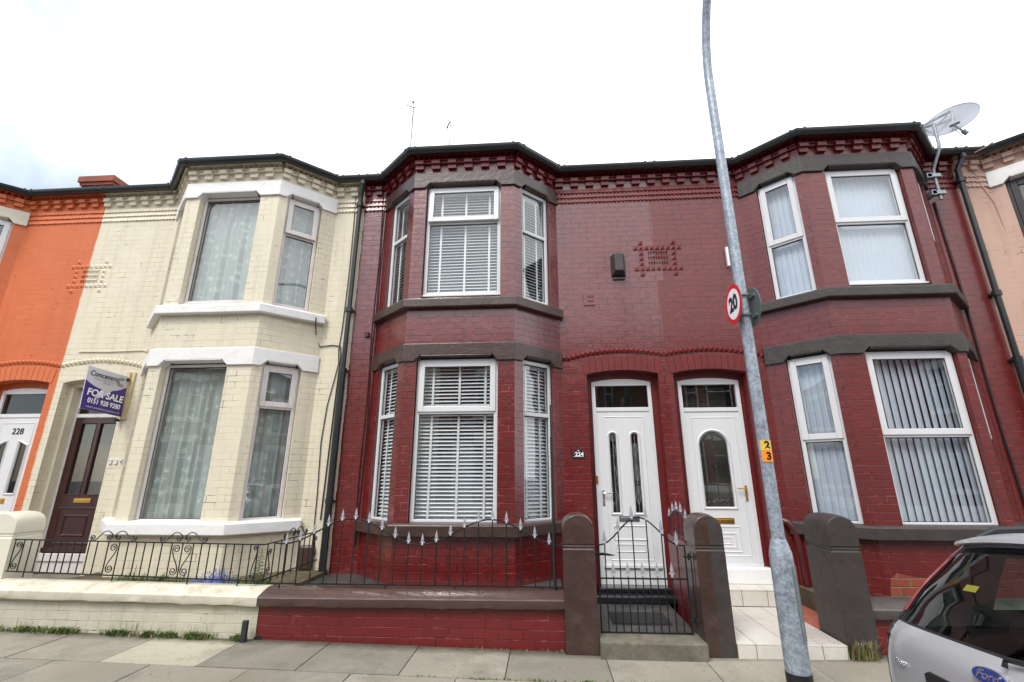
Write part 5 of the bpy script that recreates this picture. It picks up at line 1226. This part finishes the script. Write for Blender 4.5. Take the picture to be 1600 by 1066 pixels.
stalk(root, -4.53, -1.0, .40, .22, 12, .035, seed=5)
root = thing('blue_flowers', (-3.6, -1.0, .40), 'clump of small blue flowers behind the scrollwork railing', 'flowers')
rnd = random.Random(9); mb = MB(); m2 = MB(); mb.tube([(-3.58, -1.04, .395), (-3.58, -1.04, .41)], .1, 10)
for k in range(420):
    x = -3.58+rnd.gauss(0, .13); y_ = -1.04+rnd.gauss(0, .05); z = .405+abs(rnd.gauss(0, .055))+(.10*rnd.random()**2 if abs(x+3.55) < .1 else 0); s = rnd.uniform(.008, .015)
    for q in range(4): a = q*pi/2+rnd.random(); m2.poly([(x, y_, z), (x+s*cos(a), y_-s*.4, z+s*sin(a)), (x+s*1.1*cos(a+.8), y_-s*.3, z+s*1.1*sin(a+.8))])
    if k % 3 == 0: mb.tube([(x+.01, y_+.01, .40), (x, y_, z)], .0018, 4)
mb.build('flower_stems', 'leaf', root, fixn=False); m2.build('petals', 'petal', root, fixn=False)  # separate bare flower stems over a flat base disc, no leaves; petals apart
root = thing('wall_weed', (2.98, -.12, .12), 'small leafy weed at the foot of the red wall behind the lamp post', 'plant')
stalk(root, 2.80, -.10, .11, .30, 16, .07, seed=7); stalk(root, 2.86, -.14, .11, .14, 10, .06, seed=8)
# ------------------------------------------------------------------ parked car
def lerp_tab(tab):
    def f(v):
        if v <= tab[0][0]: return tab[0][1]
        for (a, fa), (b, fb) in zip(tab, tab[1:]):
            if v <= b: t = (v-a)/(b-a); return fa+(fb-fa)*t
        return tab[-1][1]
    return lambda v: (f(v-.03)+2*f(v-.015)+3*f(v)+2*f(v+.015)+f(v+.03))/9
XC = lerp_tab([(.25, 1.44), (.40, 1.40), (.62, 1.395), (.66, 1.375), (.85, 1.352), (.97, 1.35), (1.05, 1.362), (1.09, 1.378), (1.115, 1.405), (1.14, 1.432), (1.25, 1.50), (1.36, 1.595), (1.46, 1.70)])
HW = lerp_tab([(.25, .71), (.45, .74), (.70, .75), (.90, .74), (1.0, .725), (1.10, .70), (1.2, .66), (1.3, .61), (1.45, .53)])
CY, PIVX = -4.56, 1.35
car = thing('parked_car', (3.4, CY, RZ), 'silver estate car parked at the kerb with its tailgate towards the camera', 'car')
def CW(x, y, z): return Vector((x, CY+y, RZ+z-.045*y))
def RS(t, z, o=0):
    """rear surface: t across (-1..1), z height, o outwards"""
    h = HW(z); y = h*t; cr = (.048*(1-t*t) if z > 1.35 else .025*(1-t*t)*max(0, min(1, (z-.95)/.2)))
    return CW(XC(z)+.075*t*t+.055*abs(t)**7-o, y, z+cr)
def region(name, mat, tr, zr, nt_, nz_, o=0, parent=car, cond=None):
    mb = MB(); rows = [[RS(tr[0]+(tr[1]-tr[0])*i/nt_, zr[0]+(zr[1]-zr[0])*j/nz_, o) for i in range(nt_+1)] for j in range(nz_+1)]; mb.grid(rows); return mb, mat
TG = .885
def add_rear(mb, t0, t1, z0, z1, nt_, nz_, o=0):
    mb.grid([[RS(t0+(t1-t0)*i/nt_, z0+(z1-z0)*j/nz_, o) for i in range(nt_+1)] for j in range(nz_+1)])
body = MB()
add_rear(body, -.955, .955, .66, 1.112, 40, 22)
add_rear(body, -TG, TG, 1.395, 1.42, 30, 2)
LI = lerp_tab([(.66, .955), (.90, .945), (1.0, .925), (1.10, .90), (1.42, .90)])
prof = [(.25, 0), (.45, 0), (.62, 0), (.80, 0), (.92, 0), (1.02, 0), (1.10, 0), (1.14, 0), (1.25, 0), (1.36, 0), (1.42, 0)]
def ring_at(x, first=False):
    """half profile from sill to roof centre at station x (x=None: follows the rear edge)"""
    pts = []
    for z, _ in prof:
        if x is None: p = RS(1, z); pts.append(p)
        else:
            y = HW(z)+(.03 if z < 1.1 else .035*(1.42-z)/.32+.02*0); y = min(y, .83)
            pts.append(CW(x, y, z))
    zt = 1.42
    for t in (.86, .7, .5, .3, .15, 0):
        if x is None: pts.append(RS(t, zt))
        else:
            g_ = min(1, (x-1.6)/.8)*.02; pts.append(CW(x, .555*t, zt+.048*(1-t*t)+g_))
    return pts
def mirror(pts):
    out = []
    for p in pts: y = p.y-CY; zz = p.z+.045*y; out.append(Vector((p.x, CY-y, zz+.045*y)))
    return out
sts = [None, 1.95, 2.35, 2.9, 3.5, 4.0, 4.35]
rings = [ring_at(x) for x in sts]
def squash(x, zmax, ymul=1.0, front=0):
    pts = []
    for p in ring_at(4.0):
        y = (p.y-CY); z = p.z-RZ+.045*y; z2 = min(z, zmax); yy = y*ymul
        pts.append(CW(x, yy, z2 if z2 < z else z))
    return pts
rings += [squash(4.95, 1.06, .99), squash(5.4, .98, .96), squash(5.75, .82, .90), squash(5.86, .62, .82)]
side_glass = MB(); shield = MB(); shell = MB(); bump = MB()
K = len(rings[0])
for sgn_ in (1, -1):
    RR = rings if sgn_ == 1 else [mirror(r) for r in rings]
    for i in range(len(RR)-1):
        for k in range(K-1):
            q = [RR[i][k], RR[i][k+1], RR[i+1][k+1], RR[i+1][k]]
            if 0 < i < 6 and 7 <= k <= 8 or (i == 0 and k == 8 and False): side_glass.mesh(q, [(0, 1, 2, 3)])
            elif i == 6 and k >= 8: shield.mesh(q, [(0, 1, 2, 3)])
            elif k <= 1: bump.mesh(q, [(0, 1, 2, 3)])
            else: shell.mesh(q, [(0, 1, 2, 3)])
    q = RR[-1]; shell.poly(list(q)+[CW(5.86, 0, .25)])
side_glass.build('side_glass', 'glass_car', car, smooth=True, merge=True, fixn=False); shield.build('windscreen', 'glass_car', car, smooth=True, merge=True, fixn=False)
shell.v += body.v; b_ = len(shell.v)-len(body.v); shell.f += [[i+b_ for i in f] for f in body.f]; shell.uv += body.uv; shell.m += body.m
shell.build('body', 'paint', car, smooth=True, merge=True)
add_rear(bump, -1, 1, .25, .655, 30, 6); bump.build('bumper', 'paint', car, smooth=True, merge=True)
# rear window and its black edge, lamps
mb = MB(); add_rear(mb, -TG, TG, 1.118, 1.392, 30, 10, -.004); mb.build('rear_window', 'glass_car', car, smooth=True, fixn=False)
mb = MB()
for t0, t1, z0, z1 in ((-TG, TG, 1.112, 1.119), (-TG, TG, 1.380, 1.395), (-TG, -TG+.025, 1.112, 1.395), (TG-.022, TG, 1.112, 1.395)): add_rear(mb, t0, t1, z0, z1, 24, 8, 0)
mb.build('window_seal', 'trim', car, fixn=False)
for sg in (1, -1):
    lamp = MB(); n = 24; rows = []
    for j in range(n+1):
        z = 1.15+(1.42-1.15)*j/n; rows.append([RS(sg*(LI(z)-.01+(1.0-LI(z)+.012)*i/5), z, .003+.010*sin(pi*min(1, (i+.4)/5))) for i in range(6)])
    lamp.grid(rows); lamp.build('tail_light', 'lens', car, smooth=True, fixn=False)
    mb = MB(); rows = [[RS(sg*(LI(z)-.004+(1.0-LI(z)+.006)*i/4), z, .002) for i in range(5)] for z in [.66+.035*k for k in range(15)]]; mb.grid(rows); mb.build('lower_lens', 'trim', car, smooth=True, fixn=False)
# spoiler lip
mb = MB(); rows = []
for o, z in ((.0, 1.418), (.05, 1.406), (.062, 1.412), (.055, 1.424), (0, 1.436), (-.06, 1.444)): rows.append([RS(t, 1.42, 0)+Vector((-o, 0, z-1.42)) for t in [-.93+1.86*k/30 for k in range(31)]])
mb.grid(rows); mb.build('roof_spoiler', 'paint', car, smooth=True)
for sg in (1, -1):
    mb = MB(); mb.tube([CW(1.78, sg*.50, 1.445), CW(1.86, sg*.50, 1.475), CW(2.6, sg*.515, 1.50), CW(3.5, sg*.515, 1.50), CW(4.0, sg*.50, 1.46)], [.008, .016, .018, .018, .010], 8); mb.build('roof_rail', 'trim', car, smooth=True)
# handle bar over the plate, plate, badge, lettering
mb = MB(); mb.prism([RS(t, z, .012) for t, z in ((-.47, .945), (.47, .945), (.485, .995), (.46, 1.005), (-.46, 1.005), (-.485, .995))], [RS(t, z, -.01) for t, z in ((-.47, .945), (.47, .945), (.485, .995), (.46, 1.005), (-.46, 1.005), (-.485, .995))])
mb.build('tailgate_handle', 'trim', car, bevel=.004)
mb = MB(); add_rear(mb, -.37, .37, .78, .925, 12, 2, .006); mb.build('number_plate', 'plate_y', car, fixn=False)
bc = RS(.085, 1.064, .010); bx_ = (RS(-.05, 1.062)-RS(.14, 1.062)).normalized(); bz_ = (RS(.045, 1.085)-RS(.045, 1.045)).normalized(); bz_ = (bz_-bx_*bz_.dot(bx_)).normalized(); bn = bx_.cross(bz_)
if bn.x > 0: bn = -bn
def oval(a, b, o, n=36): return [bc+bx_*(a*cos(2*pi*k/n))+bz_*(b*sin(2*pi*k/n))+bn*o for k in range(n)]
mb = MB(); mb.prism(oval(.062, .025, .004), oval(.064, .027, -.012)); bd = mb.build('badge', 'chrome', car, smooth=False)
mb = MB(); mb.prism(oval(.058, .0215, .0065), oval(.058, .0215, .003)); mb.build('badge_field', 'badgeblue', bd)
t_ = text('Ford', .036, 'chrome', bd, bc+bn*.0075, bx_, bz_, 'badge_lettering', .0006, sx=1.15, bold=.0006)
o_ = ORG[bd.name]
for v in t_.data.vertices: w = v.co+o_-bc; v.co += bx_*(.28*w.dot(bz_))
tc0 = RS(.72, .985, .004); tx = (RS(.70, .985)-RS(.90, .985)).normalized(); text('FOCUS', .022, 'chrome', car, tc0, tx, bz_, 'badge_lettering', .001, sx=1.25)
# cabin
mb = MB(); mb.poly([CW(1.5, -.66, .6), CW(1.5, .66, .6), CW(4.9, .66, .5), CW(4.9, -.66, .5)]); mb.poly([CW(4.7, -.7, .5), CW(4.7, .7, .5), CW(4.5, .7, 1.05), CW(4.5, -.7, 1.05)])
for sg in (1, -1): mb.poly([CW(1.55, sg*.70, .5), CW(4.9, sg*.70, .5), CW(4.9, sg*.71, 1.08), CW(1.50, sg*.68, 1.08)])
mb.poly([CW(1.5, -.7, .55), CW(1.5, .7, .55), CW(1.45, .66, 1.06), CW(1.45, -.66, 1.06)]); mb.poly([CW(1.75, -.5, 1.405), CW(1.75, .5, 1.405), CW(4.3, .5, 1.425), CW(4.3, -.5, 1.425)])
mb.box(4.3, 4.8, CY-.7, CY+.7, RZ+.7, RZ+1.02); mb.build('cabin_trim', 'trim', car, fixn=False)
def seat(x, y0, y1, zt=1.1):
    mb = MB(); mb.boxF(lambda a, o, z: CW(a+.22*(z-.5), o, z), x-.08, x+.08, y0, y1, .5, zt); mb.build('seat', 'seat', car, bevel=.05, merge=True)
    n = 1 if y1-y0 < .8 else 3
    for k in range(n):
        c_ = y0+(y1-y0)*(k+.5)/n; mb = MB(); mb.boxF(lambda a, o, z: CW(a+.22*(z-.5), o, z), x-.045, x+.045, c_-.13, c_+.13, zt+.03, zt+.19); mb.build('headrest', 'seat', car, bevel=.03, merge=True)
seat(2.45, -.62, .62, 1.06); seat(3.35, -.62, -.12); seat(3.35, .12, .62)
mb = MB(); mb.tube([CW(4.1+.0, -.37+.18*cos(t), .98+.18*sin(t)) for t in [2*pi*k/20 for k in range(21)]], .014, 8); mb.build('steering_wheel', 'trim', car, smooth=True)
# sticker in the rear window, wheels, wiper
mb = MB(); add_rear(mb, .40, .50, 1.262, 1.282, 4, 2, -.006); st = mb.build('window_sticker', 'yellow', car, fixn=False)
for x in (2.15, 4.85):
    for sg in (1, -1):
        tread = MB(); c0 = CW(x, sg*.765, .31); c1 = CW(x, sg*.57, .31)
        tread.tube([c1, c1+(c0-c1)*.06, c0-(c0-c1)*.06, c0], [.27, .31, .31, .28], 32); wl = tread.build('wheel', 'rubber', car, smooth=True)
        rim = MB(); rim.tube([c0-(c0-c1)*.04, c0+(c0-c1)*.015], [.20, .19], 28); rim.tube([c0, c0+(c0-c1)*.03], [.06, .05], 12); rim.build('rim', 'steel', wl, smooth=True)
        ar = MB(); P = [CW(x+.37*cos(t), sg*.765, .33+.35*sin(t)) for t in [pi*k/16 for k in range(17)]]; Q = [CW(x+.33*cos(t), sg*.77, .33+.31*sin(t)) for t in [pi*k/16 for k in range(17)]]
        ar.grid([P, Q]); 
        ar.build('wheel_arch', 'trim', car, fixn=False)
mb = MB(); mb.tube([RS(.02, 1.10, .02), RS(.02, 1.12, .03), RS(-.6, 1.14, .012)], .008, 6); mb.build('wiper', 'trim', car, smooth=True)
mb = MB(); mb.box(4.2, 4.35, CY+.80, CY+.95, RZ+1.0, RZ+1.12); mb.box(4.2, 4.35, CY-.95, CY-.80, RZ+1.0, RZ+1.12); mb.build('door_mirror', 'paint', car, bevel=.03, merge=True)
# ------------------------------------------------------------------ houses across the street (they face this row and show in its glass)
YO = -13.6
def far_house(x0, x1, c, wall, stone, label):
    T = thing('terraced_house', ((x0+x1)/2, YO, 0), label, 'house', 'terraced houses across the street')
    mb = MB()
    def wq(a, b, ya, yb, z0=0, z1=6.1): L = sqrt((a-b)**2+(ya-yb)**2); mb.poly([(a, ya, z0), (b, yb, z0), (b, yb, z1), (a, ya, z1)], [(a, z0), (a+L, z0), (a+L, z1), (a, z1)])
    wq(x0, c-1.3, YO, YO); wq(c-1.3, c-.72, YO, YO+.57); wq(c-.72, c+.72, YO+.57, YO+.57); wq(c+.72, c+1.3, YO+.57, YO); wq(c+1.3, x1, YO, YO); wq(x0, x0, YO, YO-8); wq(x1, x1, YO, YO-8); wq(x0, x1, YO-8, YO-8)
    mb.build('wall', wall, T, fixn=False)
    rm = MB(); rm.poly([(x0, YO+.2, 6.1), (x1, YO+.2, 6.1), (x1, YO-4.2, 8.7), (x0, YO-4.2, 8.7)]); rm.poly([(x0, YO-8.2, 6.1), (x1, YO-8.2, 6.1), (x1, YO-4.2, 8.7), (x0, YO-4.2, 8.7)])
    rm.poly([(c-1.3, YO+.1, 6.12), (c-.75, YO+.7, 6.12), (c+.75, YO+.7, 6.12), (c+1.3, YO+.1, 6.12), (c, YO-.6, 6.7)]); rm.build('roof', 'slate', T, fixn=False)
    for z0, z1 in ((1.0, 2.95), (3.9, 5.55)):
        for xa, xb, ya, yb in ((c-.52, c+.52, YO+.585, YO+.585), (c-1.2, c-.82, YO+.13, YO+.49), (c+.82, c+1.2, YO+.49, YO+.13)):
            F = facet((xb, yb), (xa, ya)); L = F.L; w = MB()
            w.boxF(F, 0, .05, 0, .03, z0, z1); w.boxF(F, L-.05, L, 0, .03, z0, z1); w.boxF(F, 0, L, 0, .03, z0, z0+.05); w.boxF(F, 0, L, 0, .03, z1-.05, z1); w.boxF(F, 0, L, 0, .03, z1-.7, z1-.65); wo_ = w.build('window', 'upvc', T)
            w = MB(); w.boxF(F, .05, L-.05, 0, .012, z0+.05, z1-.05); w.build('pane', 'seal', wo_)
        s = MB(); sweep(s, [(c+1.25, YO+.0), (c+.72, YO+.57), (c-.72, YO+.57), (c-1.25, YO)], [(0, z1), (.04, z1), (.04, z1+.24), (0, z1+.24)]); sweep(s, [(c+1.25, YO+.0), (c+.72, YO+.57), (c-.72, YO+.57), (c-1.25, YO)], [(0, z0-.15), (.09, z0-.15), (.09, z0), (0, z0)]); s.build('stone_band', stone, T)
    dx = (x0+.6) if c > (x0+x1)/2 else x1-1.5
    mb = MB(); mb.box(dx, dx+.9, YO, YO+.02, .2, 2.8); mb.build('door', 'upvc', T)
    mb = MB(); mb.box(x0, x1, YO+1.35, YO+1.5, 0, .5); mb.build('garden_wall', stone, T)
wl = ['b_far', 'b_raw', 'b_cream', 'b_far', 'b_raw', 'b_far', 'b_pink', 'b_raw', 'b_far', 'b_far']
for k in range(9):
    x0 = X0-6.0+4.44*k; c = x0+(2.77 if k % 2 else 1.67)
    far_house(x0, x0+4.43, c, wl[k], 's_white' if k % 3 else 's_cream', 'bay fronted house across the street, number %s of its row from the left' % ['one', 'two', 'three', 'four', 'five', 'six', 'seven', 'eight', 'nine'][k])
